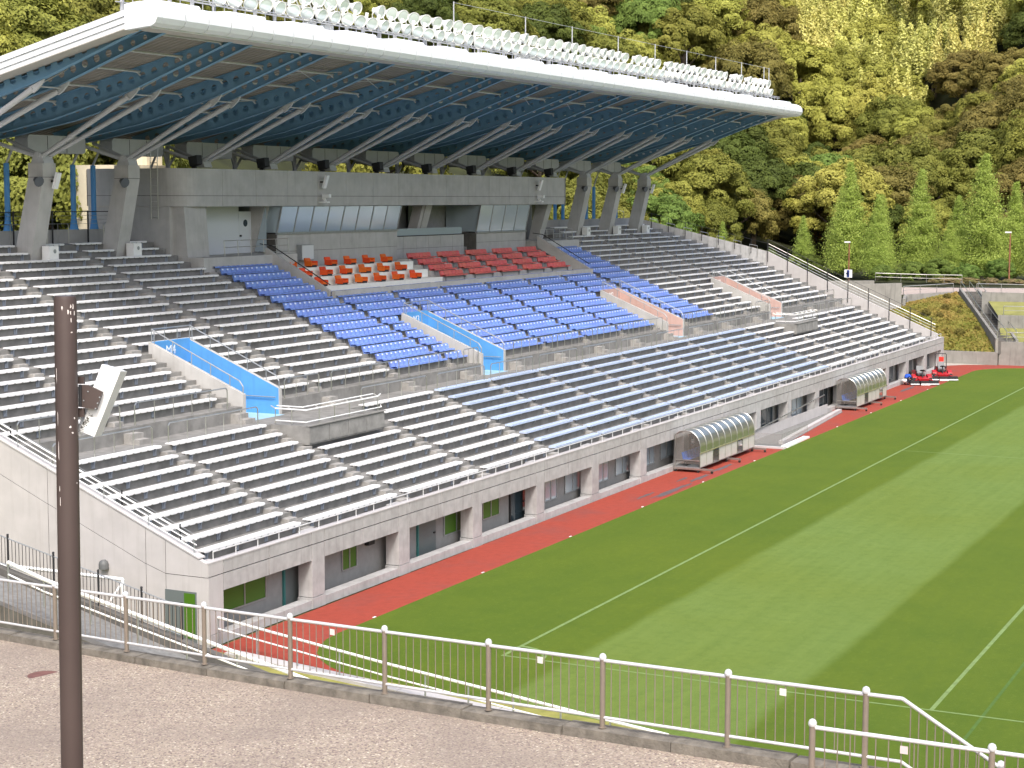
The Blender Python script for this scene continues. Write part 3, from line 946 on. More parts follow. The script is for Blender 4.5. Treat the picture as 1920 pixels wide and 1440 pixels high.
# platform rails with sloping reading bars
for q, (a, b) in enumerate(PLAT):
    t = thing('platform_rail', ((a + b) / 2, 14.4, WALK), 'white tube railing around the %s viewing platform' % ('near' if q == 0 else 'far'), 'railing')
    z = WALK + 0.07
    add('rail', MB().path([(a, 16.0, z + 0.62), (a, 14.5, z + 0.62), (b - 0.3, 14.5, z + 0.62), (b + 0.6, 14.9, z + 0.62)], 0.032, 6), PAINT, parent=t, smooth=True)
    add('rail', MB().path([(a + 0.12, 16.0, z + 0.72), (a + 0.12, 14.75, z + 0.72), (b - 0.3, 14.75, z + 0.72)], 0.026, 6), PAINT, parent=t, smooth=True)
    add('rail', MB().path([(a, 16.0, z + 0.12), (a, 14.5, z + 0.12), (b, 14.5, z + 0.12), (b + 0.6, 14.9, z + 0.12)], 0.026, 6), PAINT, parent=t, smooth=True)
    for x, y in [(a, 16.0), (a, 15.2)] + [(a + 1.2 * j + 1.0, 14.5) for j in range(5)]:
        add('post', MB().path([(x, y, z - 0.6 if y < 14.6 else z), (x, y, z + 0.62), (x, y + 0.22, z + 0.72)], 0.022, 6), STEEL_B, parent=t)
# sloping side rails: left end (three tubes on the parapet), mesh fence posts, right end
t = thing('end_railing', (XL + 0.2, 20, 7), 'three bright tubes sloping along the near end parapet', 'railing')
def zl(y): return 2.93 + (y - 9.5) * 0.4107 if y < 17.9 else 6.38 + (y - 17.9) * 0.4403
for h, r in ((0.14, 0.02), (0.32, 0.02), (0.50, 0.03)):
    add('rail', MB().path([(XL + 0.15, 9.7, zl(9.7) + h), (XL + 0.15, 17.9, zl(17.9) + h), (XL + 0.15, 35, zl(35) + h)], r, 6), PAINT, parent=t, smooth=True)
for q in range(14):
    y = 9.8 + q * 1.85
    add('post', MB().tube((XL + 0.15, y, zl(y)), (XL + 0.15, y, zl(y) + 0.5), 0.022, n=6), GALV, parent=t)
t = thing('wire_fence', (-2.85, 20, 7), 'dark posts with thin wires inside the near end parapet', 'fence')
for q in range(9):
    y = 10.6 + q * 2.4
    zz = (lz(0) - 0.42) + (y - 9.9) * 0.40
    add('post', MB().tube((-2.85, y, zz - 0.1), (-2.85, y, zz + 1.05), 0.03, n=6), DARKM, parent=t)
for h in (0.25, 0.5, 0.75, 1.0):
    add('wire', MB().path([(-2.85, 10.0, lz(0) - 0.4 + h), (-2.85, 29.8, lz(0) - 0.4 + 19.8 * 0.40 + h)], 0.006, 4), GALV, parent=t)
t = thing('end_railing', (XR - 1.0, 20, 7), 'dark posts and steel tubes sloping along the far end parapet', 'railing')
def zr(y): return 3.1 + (y - 9.47) * 0.433 if y < 17.9 else 6.75 + (y - 17.9) * 0.4643
for h, r, m in ((0.2, 0.016, GALV), (0.45, 0.016, GALV), (0.7, 0.026, STEEL_B), (1.1, 0.016, DARKM)):
    add('rail', MB().path([(XR - 0.95, 9.7, zr(9.7) + h), (XR - 0.95, 17.9, zr(17.9) + h), (XR - 0.95, 24.8, zr(24.8) + h)], r, 6), m, parent=t, smooth=True)
for q in range(9):
    y = 10.0 + q * 1.85
    add('post', MB().tube((XR - 1.2, y, zr(y) - 0.9), (XR - 1.2, y, zr(y) + 1.12), 0.035, n=6), DARKM, parent=t)
t = thing('rear_fence', (98, 29.5, 11), 'dark wire fence with rounded hoops behind the far top corner', 'fence')
for q in range(9):
    u = q / 8
    x, y, zz = 103.2 - 9.2 * u, 24.9 + 9.1 * u, 9.95 + 3.05 * u
    add('post', MB().tube((x, y, zz - 0.5), (x, y, zz + 0.75), 0.03, n=6), DARKM, parent=t)
    hx = V((-0.71, 0.71, 0))
    p = V((x - 0.8, y + 0.8, zz - 0.3))
    add('hoop', MB().path([p - V((0.2, 0.2, 0.2)), p + V((-0.2, -0.2, 0.85)), p + V((-0.75, 0.35, 1.0)), p + V((-0.75, 0.35, -0.1))], 0.022, 6), STEEL_B, parent=t, smooth=True)
add('wire', MB().tube((103.2, 24.9, 10.7), (94.0, 34.0, 13.75), 0.015, n=5), DARKM, parent=t)
# rear rails at the top left
t = thing('rear_fence', (10, 34.5, 12.5), 'black posts with thin wires along the top back wall', 'fence')
for x in [6.5, 9.6, 12.7, 16.2, 19.0, 21.7, 24.2]:
    add('post', MB().tube((x, 34.45, 12.4), (x, 34.45, 14.05), 0.045, n=6), DARKM, parent=t)
for h in (13.4, 13.6, 13.8, 14.0):
    add('wire', MB().tube((-3, 34.45, h), (24.3, 34.45, h), 0.008 if h < 14 else 0.02, n=4), GALV if h < 14 else DARKM, parent=t)
for x0 in (8.5, 14.9, 18.3, 22.6):
    bent_rail('hoop_rail', x0, x0 + 1.6, 34.2, 12.41, 1.0, 'thin steel hoop rail by the back wall, %s from the left' % ordw([8.5, 14.9, 18.3, 22.6].index(x0) + 1), 2, 'hoop rails at the top back wall', False)
# ------------------------------------------------------------------ press box
BY = 30.6
bx = add('press_box', MB().prismz([(26.05, BY + 0.05)] + [(24.75 + 1.3 - 1.3 * math.sin(t), BY + 1.35 - 1.3 * math.cos(t)) for t in [math.pi / 2 * i / 8 for i in range(9)]] +
                                  [(24.75, 37.0), (72.05, 37.0), (72.05, BY + 0.05)], 14.27, 16.18), JOINT, parent=st)
def curvepanel(z0, z1):
    mb = MB()
    outer = [(28.0, BY)] + [(26.0 - 1.32 * math.sin(t), BY + 1.32 - 1.32 * math.cos(t)) for t in [math.pi / 2 * i / 10 for i in range(11)]] + [(24.68, 32.2)]
    inner = [(28.0, BY + 0.04)] + [(26.0 - 1.28 * math.sin(t), BY + 1.32 - 1.28 * math.cos(t)) for t in [math.pi / 2 * i / 10 for i in range(11)]] + [(24.72, 32.2)]
    for i in range(len(outer) - 1):
        a, b, c, d = outer[i], outer[i + 1], inner[i + 1], inner[i]
        mb.hexa([(a[0], a[1], z0), (b[0], b[1], z0), (c[0], c[1], z0), (d[0], d[1], z0), (a[0], a[1], z1), (b[0], b[1], z1), (c[0], c[1], z1), (d[0], d[1], z1)])
    return mb
for z0, z1 in ((14.25, 14.80), (14.82, 16.22)):
    add('panel', curvepanel(z0, z1), CONC_B, parent=bx, smooth=True)
    for k in range(15):
        a = 28.02 + 3.13 * k
        b = min(a + 3.11, 72.1)
        if b - a < 0.3: continue
        add('panel', MB().box(a, b, BY, BY + 0.045, z0, z1), CONC_B, parent=bx)
    add('panel', MB().box(72.06, 72.1, BY + 0.05, 36.9, z0, z1), CONC_B, parent=bx)
    add('panel', MB().box(24.68, 24.74, 32.22, 36.9, z0, z1), CONC_B, parent=bx)
add('top_slab', MB().box(26.1, 72.0, BY + 0.06, 36.9, 16.181, 16.22), CONC_T, parent=bx)
add('left_wall', MB().box(24.72, 25.6, 31.6, 36.9, 9.5, 14.24), CONC_B, parent=bx)
add('left_wall', MB().prismx([(30.7, 11.6), (32.4, 11.6), (32.4, 14.24), (30.9, 14.24)], 25.0, 26.9), CONC_B, parent=bx)
add('back_wall', MB().box(25.6, 72.0, 33.4, 33.7, 9.5, 14.24), WALL_G, parent=bx)
# near terrace with door
add('terrace', MB().box(24.75, 33.5, ur(14) + 0.002, 33.4, 9.0, 11.62), CONC_B, parent=bx)
add('terrace', MB().box(66.0, 72.1, ur(14) + 0.002, 33.4, 9.0, 11.62), CONC_B, parent=bx)
add('white_wall', MB().box(28.2, 31.9, 32.3, 32.5, 11.621, 14.24), DOOR_W, parent=bx)
d = add('door', MB().box(31.95, 33.15, 32.32, 32.40, 11.63, 13.95), DOOR_W, parent=bx)
add('porthole', MB().lathe([(0.2, 0), (0.2, 0.015)], 16, (32.55, 32.317, 13.3), (0, -1, 0)), GLASS_D, parent=d)
add('handle', MB().box(32.0, 32.14, 32.27, 32.318, 12.55, 12.65), DARKM, parent=d)
add('door', MB().box(67.2, 68.4, 32.32, 32.40, 11.63, 13.95), DOOR_W, parent=bx)
add('side_glass', MB().box(33.2, 33.28, 31.4, 33.3, 11.7, 14.2), GLASS, parent=bx)
def volume(x0, x1, n, zs=12.70, zb=10.2):
    """office box: concrete panels below, outward-leaning glazing above"""
    y0 = 30.9
    v = add('office', MB().box(x0, x1, y0 + 0.05, 33.4, zb, zs), CONC_D, parent=bx)
    k = max(2, round((x1 - x0) / 3.1))
    w = (x1 - x0) / k
    for i in range(k):
        for za, zc in ((zb + 0.5, 11.68), (11.70, zs - 0.05)):
            add('panel', MB().box(x0 + w * i + 0.01, x0 + w * (i + 1) - 0.01, y0, y0 + 0.045, za, zc), CONC_B, parent=v)
    add('sill', MB().box(x0 - 0.03, x1 + 0.03, y0 - 0.08, y0 + 0.1, zs - 0.048, zs + 0.06), GALV, parent=v)
    lean = -0.36
    z1 = 14.22
    m = [x0 + (x1 - x0) * i / n for i in range(n + 1)]
    for i, x in enumerate(m):
        add('mullion', MB().prismx([(y0, zs + 0.06), (y0 + 0.1, zs + 0.06), (y0 + 0.1 + lean, z1), (y0 + lean, z1)], x - 0.045, x + 0.045), GALV, parent=v)
    for i in range(n):
        add('pane', MB().prismx([(y0 + 0.03, zs + 0.06), (y0 + 0.05, zs + 0.06), (y0 + 0.05 + lean, z1), (y0 + 0.03 + lean, z1)], m[i] + 0.046, m[i + 1] - 0.046), GLASS, parent=v)
    for x in (x0 + 0.02, x1 - 0.02):
        add('cheek', MB().prismx([(y0 + 0.1, zs + 0.06), (33.3, zs + 0.06), (33.3, z1), (y0 + 0.1 + lean, z1)], x - 0.015, x + 0.015), GLASS, parent=v)
    return v
volume(33.62, 47.1, 8)
volume(58.0, 65.7, 4, 12.35)
# balcony between the two offices
v = add('balcony', MB().box(47.12, 57.1, 31.45, 31.65, 10.2, 12.25), CONC_D, parent=bx)
for i in range(6):
    for za, zc in ((10.3, 11.46), (11.48, 12.25)):
        add('panel', MB().box(47.14 + 1.66 * i, 47.14 + 1.66 * i + 1.63, 31.41, 31.448, za, zc), CONC_B, parent=v)
add('coping', MB().box(47.1, 57.14, 31.39, 31.68, 12.252, 12.30), DARKM, parent=v)
add('glass_rail', MB().box(47.2, 57.0, 31.52, 31.54, 12.301, 12.75), GLASS, parent=v)
for a, b, m in ((47.4, 49.4, GLASS), (49.5, 51.4, WALL_G), (52.6, 55.0, GLASS_D), (55.1, 57.0, WALL_G)):
    add('pane', MB().box(a, b, 33.2, 33.28, 11.4, 14.2), m, parent=v)
add('slanted_pier', MB().prismx([(32.3, 11.4), (33.0, 11.4), (32.2, 14.23), (31.5, 14.23)], 51.5, 52.5), CONC_W, parent=bx)
add('floor', MB().box(47.12, 58.0, 31.66, 33.4, 10.2, 11.4), CONC_T, parent=bx)
# terrace railings and service box
for x0, x1, lab in ((27.2, 33.3, 'near'), (66.2, 71.8, 'far')):
    t = thing('terrace_railing', ((x0 + x1) / 2, 30.0, 11.6), 'thin steel railing in front of the %s press terrace door' % lab, 'railing')
    for h in (0.3, 0.65, 1.0):
        add('rail', MB().tube((x0, 29.98, 11.45 + h), (x1, 29.98, 11.45 + h), 0.02, n=6), STEEL_B, parent=t)
    for q in range(6):
        x = x0 + (x1 - x0) * q / 5
        add('post', MB().tube((x, 29.9, 11.2), (x, 29.98, 12.47), 0.022, n=6), STEEL_B, parent=t)
t = thing('cabinet', (36.2, 30.8, 11.0), 'grey metal cabinet on the press office wall', 'cabinet')
add('body', MB().box(35.55, 36.85, 30.55, 30.895, 11.15, 12.05), GALV, parent=t)
add('door_panel', MB().box(35.6, 36.8, 30.53, 30.548, 11.2, 12.0), DOOR_W, parent=t)
# ladder and rear steel on the left flank
t = thing('ladder', (24.6, 32.4, 13.4), 'steel ladder on the left flank of the press box', 'ladder')
for y in (32.2, 32.65):
    add('stile', MB().path([(24.55, y, 13.6), (24.55, y, 16.6), (24.7, y, 17.6)], 0.022, 6), STEEL_B, parent=t)
for q in range(8):
    add('rung', MB().tube((24.55, 32.2, 13.7 + 0.4 * q), (24.55, 32.65, 13.7 + 0.4 * q), 0.016, n=5), STEEL_B, parent=t)
drum = add('rear_drum', MB().lathe([(2.7, 0), (2.7, 4.9), (2.66, 4.92), (2.66, 4.97), (2.7, 4.99), (2.7, 7.5)], 40, (31.0, 39.6, 9.0)), CONC_C, parent=st, smooth=True)
add('stair_core', MB().box(31.2, 32.6, 38.0, 40.0, 9, 17.2), CONC_C, parent=st)

# ------------------------------------------------------------------ leaning columns
COLS = [m for m in MX if m < 24.5 or m > 74]
def column(x):
    o = add('column', MB().prismx([(31.85, 10.2), (32.85, 10.2), (32.85, 11.7), (31.82, 15.65), (31.82, 16.3), (30.95, 16.3), (30.95, 15.65), (31.82, 11.75)], x - 0.45, x + 0.45), CONC_B, parent=st)
    add('joint', MB().box(x - 0.452, x + 0.452, 30.947, 31.823, 15.64, 15.66), JOINT, parent=o)
    return o
for x in COLS: column(x)
for x in MX:
    if 24.5 < x < 74:
        add('column', MB().prismx([(32.2, 11.6), (33.0, 11.6), (32.4, 14.24), (31.4, 14.24)], x - 0.4, x + 0.4), CONC_B, parent=st)
SPK = mat('speaker_grey', rgb(88, 92, 98), 0.6)
def horn(x, y, z, label, side=-1):
    t = thing('horn_speaker', (x, y, z), label, 'speaker', 'horn speakers on the columns')
    add('body', MB().lathe([(0.05, 0), (0.12, 0.04), (0.15, 0.16), (0.24, 0.34), (0.25, 0.38)], 12, (x, y + 0.18, z), (-0.3, -1, -0.35)), SPK, parent=t, smooth=True)
    add('bracket', MB().box(x - 0.02, x + 0.30, y + 0.16, y + 0.22, z - 0.04, z + 0.04), DARKM, parent=t)
def panelspk(x, y, z, label, rx=0.25):
    t = thing('panel_speaker', (x, y, z), label, 'speaker', 'white panel speakers on the stand')
    mb = MB().prismx([(y, z), (y + 0.14, z + 0.04), (y + 0.14 - rx, z + 0.78), (y - rx, z + 0.74)], x - 0.14, x + 0.14)
    add('cabinet', mb, PAINT, parent=t)
    add('bracket', MB().box(x - 0.05, x + 0.05, y + 0.02, y + 0.36, z + 0.32, z + 0.42), DARKM, parent=t)
for q, x in enumerate(COLS[1:]):
    w = ordw(q + 1)
    horn(x - 0.62, 31.1, 15.55, 'grey horn speaker on the %s leaning column from the left' % w)
    if x < 20 or x > 80:
        panelspk(x + 0.2, 30.75, 15.1, 'white panel speaker on the %s leaning column from the left' % w)
    t = thing('block_sign', (x + 0.45, 31.3, uz(16) - 0.4), 'white box with a block number below the %s leaning column' % w, 'sign')
    add('box', MB().box(x + 0.1, x + 0.75, 31.15, 31.6, uz(16) - 0.1, uz(16) + 0.62), PAINT, parent=t)
    add('plate', MB().lathe([(0.1, 0), (0.1, 0.004)], 12, (x + 0.48, 31.146, uz(16) + 0.38), (0, -1, 0)), GALV, parent=t)
for q, x in enumerate((37.7, 66.8)):
    panelspk(x, 30.3, 15.25, 'white panel speaker on the press box front, %s end' % ('near' if q == 0 else 'far'))
    t = thing('floodlit_camera', (x, 30.3, 14.4), 'white bracketed camera on the press box front, %s end' % ('near' if q == 0 else 'far'), 'camera')
    add('housing', MB().box(x - 0.12, x + 0.12, 29.95, 30.42, 14.72, 14.92), PAINT, parent=t)
    add('arm', MB().prismx([(30.2, 14.5), (30.3, 14.5), (30.5, 14.71), (30.3, 14.71)], x - 0.05, x + 0.05), PAINT, parent=t)
    add('foot', MB().box(x - 0.25, x + 0.05, 30.0, 30.597, 14.42, 14.50), PAINT, parent=t)
BSPK = mat('black_speaker', rgb(40, 42, 46), 0.6)
for q, x in enumerate([m for m in MX if 24.5 < m < 74]):
    t = thing('spotlight', (x - 1.0, 30.9, 16.22), 'black boxed spotlight on the press box roof, %s from the left' % ordw(q + 1), 'spotlight', 'spotlights on the press box roof')
    add('housing', MB().prismx([(30.75, 16.45), (31.25, 16.32), (31.35, 16.82), (30.8, 16.92)], x - 1.25, x - 0.8), BSPK, parent=t)
    add('yoke', MB().box(x - 1.15, x - 1.0, 30.95, 31.2, 16.22, 16.33), DARKM, parent=t)

# ------------------------------------------------------------------ cantilever roof
RX0, RX1 = 7.1, 91.95
def du(y): return 21.78 - 0.25 * (y - 19.85)      # underside of the deck
mb = MB()
nC = 210
for i in range(nC):
    a = RX0 + 0.2 + (RX1 - RX0 - 0.4) * i / nC
    w = (RX1 - RX0 - 0.4) / nC
    xs = [(a, 0), (a + w * 0.3, 0), (a + w * 0.42, 0.09), (a + w * 0.88, 0.09), (a + w, 0)]
    for (p, hp), (q, hq) in zip(xs[:-1], xs[1:]):
        mb.face((p, 19.4, du(19.4) + hp), (p, 36.2, du(36.2) + hp), (q, 36.2, du(36.2) + hq), (q, 19.4, du(19.4) + hq))
roof = add('roof', mb, DECK, parent=st)
add('roof_sheet', MB().prismx([(19.3, du(19.3) + 0.12), (36.3, du(36.3) + 0.12), (36.3, du(36.3) + 0.2), (19.3, du(19.3) + 0.2)], RX0 + 0.1, RX1 - 0.1), ROOFTOP, parent=roof)
# blue castellated beams with round holes
def bb(y):
    pts = [(19.95, 21.45), (25.5, 19.45), (29.84, 18.30), (33.6, 17.62), (36, 17.3)]
    for (a, za), (b, zb) in zip(pts[:-1], pts[1:]):
        if y <= b: return za + (zb - za) * (y - a) / (b - a)
    return pts[-1][1]
def beam_mesh():
    mb = MB()
    t = 0.012
    y = 20.75
    cells = []
    while y < 34.0:
        cells.append((y, y + 0.63))
        y += 0.63
    def top(yy): return du(yy) - 0.03
    for side in (-1, 1):
        x = side * t
        mb.face((x, 19.95, bb(19.95)), (x, 20.75, bb(20.75)), (x, 20.75, top(20.75)), (x, 19.95, top(19.95)))
        ye = cells[-1][1]
        mb.face((x, ye, bb(ye)), (x, 35.3, bb(35.3)), (x, 35.3, top(35.3)), (x, ye, top(ye)))
        for a, b in cells:
            c = (a + b) / 2
            zc = (bb(c) + top(c)) / 2
            r = min(0.17, (top(c) - bb(c)) * 0.27)
            sq = [(a, bb(a)), (c, bb(c)), (b, bb(b)), (b, (bb(b) + top(b)) / 2), (b, top(b)), (c, top(c)), (a, top(a)), (a, (bb(a) + top(a)) / 2)]
            ang = [-135, -90, -45, 0, 45, 90, 135, 180]
            ci = [(c + r * math.cos(math.radians(q)), zc + r * math.sin(math.radians(q))) for q in ang]
            for i in range(8):
                j = (i + 1) % 8
                mid = math.radians(ang[i] + 22.5)
                cm = (c + r * math.cos(mid), zc + r * math.sin(mid))
                mb.face((x, *sq[i]), (x, *sq[j]), (x, *ci[j]), (x, *cm), (x, *ci[i]))
    for lo in (True, False):
        yy = [19.95, 22.0, 24.0, 25.5, 27.5, 29.84, 31.5, 33.6, 35.3]
        for a, b in zip(yy[:-1], yy[1:]):
            za, zb = (bb(a) - 0.02, bb(b) - 0.02) if lo else (top(a), top(b))
            mb.hexa([(-0.13, a, za), (0.13, a, za), (0.13, b, zb), (-0.13, b, zb), (-0.13, a, za + 0.025), (0.13, a, za + 0.025), (0.13, b, zb + 0.025), (-0.13, b, zb + 0.025)])
    return mb.mesh('beam', BEAM)
BME = beam_mesh()
STRUT_C = STRUT
def gusset(x, y, z):
    return MB().prismx([(y - 0.45, z + 0.28), (y + 0.35, z - 0.02), (y + 0.15, z - 0.28), (y - 0.05, z - 0.16), (y - 0.3, z + 0.06)], x - 0.05, x + 0.05)
for x in MX:
    for s in (-1, 1):
        xx = x + s * 0.78
        inst('beam', BME, (xx, 0, 0), roof)
        add('strut', MB().tube((x + s * 0.24, 31.15, 16.62), (xx, 25.65, 19.22), 0.10, 0.13, 10), STRUT, parent=roof, smooth=True)
        add('gusset', gusset(xx, 25.5, 19.3), STRUT, parent=roof)
        add('back_strut', MB().tube((x + s * 0.24, 31.55, 16.62), (xx, 34.1, 17.45), 0.09, 0.09, 8), STRUT, parent=roof, smooth=True)
    add('cross_tie', MB().tube((x - 0.78, 25.5, 19.3), (x + 0.78, 25.5, 19.3), 0.035, n=6).tube((x - 0.78, 25.5, 19.3), (x + 0.78, 25.1, 20.1), 0.03, n=6), STRUT, parent=roof)
    add('hinge', MB().prismx([(30.95, 16.3), (31.75, 16.3), (31.6, 16.62), (31.45, 16.82), (31.2, 16.82), (31.05, 16.6)], x - 0.34, x + 0.34)
        .lathe([(0.15, -0.4), (0.15, 0.4)], 12, (x, 31.34, 16.66), (1, 0, 0)), STRUT, parent=roof)
# purlins (white tubes) between the pairs, and light wind bracing
for k in range(len(MX) - 1):
    a, b = MX[k] + 0.78, MX[k + 1] - 0.78
    for y in (20.55, 22.7, 25.0, 27.4, 29.8):
        z = du(y) - 0.22
        add('purlin', MB().tube((a, y, z), (b, y, z), 0.055, n=8).tube((b - 0.26, y, z), (b, y, z - 0.16), 0.04, n=6), STRUT, parent=roof, smooth=True)
    if k in (2, 3, 6, 7, 10):
        for y in (22.1, 27.3):
            add('bracing', MB().tube((a, y, du(y) - 0.25), (b, y + 1.7, du(y + 1.7) - 0.25), 0.018, n=5).tube((b, y, du(y) - 0.25), (a, y + 1.7, du(y + 1.7) - 0.25), 0.018, n=5), STRUT, parent=roof)
    # rear box beam segment with rounded ends
    L = b - a - 0.5
    pr = [(0, 0.15), (0.05, 0.05), (0.18, 0), (L - 0.18, 0), (L - 0.05, 0.05), (L, 0.15), (L, 0.68), (L - 0.08, 0.8), (L - 0.2, 0.84), (0.2, 0.84), (0.08, 0.8), (0, 0.68)]
    o = add('rear_girder', MB().prismy([(a + 0.25 + p, 16.85 + q) for p, q in pr], 33.1, 33.9), STRUT, parent=roof)
    for q in (1, 2):
        xx = a + 0.25 + L * q / 3
        add('seam', MB().box(xx - 0.012, xx + 0.012, 33.09, 33.099, 16.87, 17.66), JOINT, parent=roof)
# fascia: rounded nose panels, soffit, verge boards, end caps
prof = [(19.75, 22.36), (19.35, 22.40), (18.98, 22.36), (18.68, 22.22), (18.52, 21.98), (18.50, 21.74), (18.60, 21.53), (18.80, 21.42), (19.10, 21.40)]
NP = 54
pw = (RX1 - RX0) / NP
FM = MB()
th = [(y + 0.03 if y < 19.0 else y, z - 0.03 if z > 21.9 else z + 0.03) for y, z in prof]
for i in range(len(prof) - 1):
    (ya, za), (yb, zb) = prof[i], prof[i + 1]
    (yc, zc), (yd, zd) = th[i + 1], th[i]
    FM.hexa([(0.03, ya, za), (pw - 0.03, ya, za), (pw - 0.03, yb, zb), (0.03, yb, zb), (0.03, yd, zd), (pw - 0.03, yd, zd), (pw - 0.03, yc, zc), (0.03, yc, zc)])
FME = FM.mesh('fascia_panel', FASCIA, smooth=True)
core = MB().prismx([(y + 0.06, z - 0.03 if z > 21.9 else z + 0.05) for y, z in prof] + [(19.8, 21.5)], RX0 + 0.05, RX1 - 0.05)
add('fascia_core', core, JOINT, parent=roof)
for i in range(NP):
    inst('fascia_panel', FME, (RX0 + pw * i, 0, 0), roof)
for i in range(27):
    a = RX0 + 2 * pw * i
    add('soffit_panel', MB().box(a + 0.01, a + 2 * pw - 0.01, 19.1, 20.35, 21.385, 21.42), SOFFIT, parent=roof)
add('drip_edge', MB().box(RX0, RX1, 18.98, 19.06, 21.36, 21.40), FASCIA, parent=roof)
for i in range(18):
    a = RX0 + 0.6 + 4.72 * i
    add('roof_hatch', MB().prismx([(18.95, 22.37), (19.9, 22.40), (19.9, 22.52), (19.05, 22.50)], a, a + 2.6), FASCIA, parent=roof)
for x0, x1 in ((RX0 - 0.28, RX0 + 0.02), (RX1 - 0.02, RX1 + 0.28)):
    for j in range(3):
        z0 = -0.36 + 0.25 * j
        add('verge_board', MB().prismx([(19.9, du(19.9) + z0), (36.3, du(36.3) + z0), (36.3, du(36.3) + z0 + 0.235), (19.9, du(19.9) + z0 + 0.235)], x0 + 0.05 * (2 - j) * (1 if x0 < 50 else 0), x1 - 0.05 * (2 - j) * (0 if x0 < 50 else 1)), FASCIA, parent=roof)
    add('end_cap', MB().prismx([(y, z) for y, z in prof] + [(20.1, 21.30), (20.1, 22.30)], x0 - 0.02, x1 - 0.01), FASCIA, parent=roof)
    add('inner_verge', MB().prismx([(20.1, du(20.1) - 0.38), (36.2, du(36.2) - 0.38), (36.2, du(36.2) - 0.34), (20.1, du(20.1) - 0.34)], x0, x1 + (0.6 if x0 < 50 else 0)), SOFFIT, parent=roof)
# blue-sleeved tie-down pipes behind the columns
for k, x in enumerate([14.7 + 0.0, 16.16, 20.98, 22.55, 27.3] + [79.1, 80.6, 85.3, 86.8, 91.6]):
    if x < 24.5 or x > 74:
        zb = 13.1 if x < 50 else 12.4
    else:
        zb = 13.0
    p = add('tie_pipe', MB().lathe([(0.24, 0), (0.21, 0.1), (0.14, 0.55), (0.135, 0.7), (0.135, 3.25)], 14, (x, 34.75, zb)), PIPEB, parent=roof, smooth=True)
    add('rod', MB().tube((x, 34.75, zb + 3.24), (x, 34.2, 17.3), 0.06, n=8), STRUT, parent=p, smooth=True)
for k, x in enumerate(MX):
    if 24.5 < x < 74:
        add('rear_frame', MB().tube((x + 1.2, 34.5, 16.2), (x + 1.2, 34.5, 17.5), 0.12, n=8).tube((x + 1.2, 34.5, 16.3), (x + 0.5, 34.3, 17.3), 0.07, n=6)
            .tube((x + 1.2, 34.5, 16.3), (x + 1.9, 34.3, 17.3), 0.07, n=6), STRUT, parent=roof)

# ------------------------------------------------------------------ floodlight gantry
LY = 20.75
gan = thing('light_gantry', (50, LY, 22.4), 'long grey steel gantry carrying floodlights on the roof edge', 'gantry')
gx = RX0 + 0.6
while gx < 91.6:
    add('post', MB().box(gx - 0.06, gx + 0.06, LY + 0.10, LY + 0.22, 21.6, 23.62), STRUT, parent=gan)
    gx += 1.56
PME2 = MB().tube((0, 0, 0), (0, 0, 0.72), 0.022, n=5).mesh('baluster', STRUT)
gx = RX0 + 0.5
while gx < 91.4:
    inst('baluster', PME2, (gx, LY - 0.45, 22.25), gan)
    gx += 0.78
for y, z, r in ((LY - 0.45, 22.97, 0.03), (LY - 0.45, 22.86, 0.025), (LY - 0.15, 22.93, 0.035), (LY + 0.12, 23.55, 0.05), (LY + 0.42, 23.58, 0.05), (LY + 0.16, 22.5, 0.03), (LY - 0.45, 22.28, 0.03)):
    add('rail', MB().box(RX0 + 0.2, 91.6, y - r, y + r, z - r * 0.7, z + r * 0.7), STRUT, parent=gan)
for x in (36.5, 45.5, 52.2, 59.6, 66.2, 72.4, 78.6, 84.6, 90.2, 91.5, 24.5, 18.0):
    add('lightning_rod', MB().tube((x, LY + 0.45, 23.5), (x, LY + 0.45, 25.35 if x > 30 else 26.2), 0.035, n=6), STRUT, parent=gan, smooth=True)
for x in (20.6, 22.1, 43.2, 44.6, 65.4, 67.2, 83.0, 84.3):
    add('control_box', MB().box(x, x + 0.75, LY - 0.35, LY - 0.05, 22.35, 22.84), PAINT, parent=gan)
add('wire', MB().tube((36.5, LY + 0.45, 25.3), (91.5, LY + 0.45, 25.3), 0.01, n=4), STRUT, parent=gan)
LAMPW = mat('lamp_white', rgb(236, 236, 228), 0.4, spec=0.5, objvar=0.04)
LENS = mat('lamp_lens', rgb(212, 222, 218), 0.12, spec=0.9, objvar=0.05)
LENS.node_tree.nodes['Principled BSDF'].inputs['Metallic'].default_value = 0.25
SHELLM = MB().lathe([(0.03, -0.34), (0.13, -0.33), (0.15, -0.20), (0.17, -0.17), (0.27, 0.02), (0.325, 0.16), (0.335, 0.20), (0.315, 0.205), (0.30, 0.17)], 18, (0, 0, 0), (0, -1, 0)).mesh('reflector', LAMPW, smooth=True)
LENSM = MB().lathe([(0.29, 0.174), (0.23, 0.19), (0.12, 0.20), (0.02, 0.204)], 18, (0, 0, 0), (0, -1, 0)).mesh('lens', LENS, smooth=True)
YOKE = MB().path([(-0.30, 0.05, 0.02), (-0.33, 0.12, -0.2), (-0.2, 0.14, -0.42), (0.2, 0.14, -0.42), (0.33, 0.12, -0.2), (0.30, 0.05, 0.02)], 0.03, 6).tube((-0.1, 0.3, 0.1), (-0.1, 0.3, 0.42), 0.09, n=8).mesh('yoke', LAMPW)
YOKE2 = MB().path([(-0.30, 0.05, 0.02), (-0.33, 0.12, -0.2), (-0.2, 0.14, -0.42), (0.2, 0.14, -0.42), (0.33, 0.12, -0.2), (0.30, 0.05, 0.02)], 0.03, 6).mesh('yoke', LAMPW)
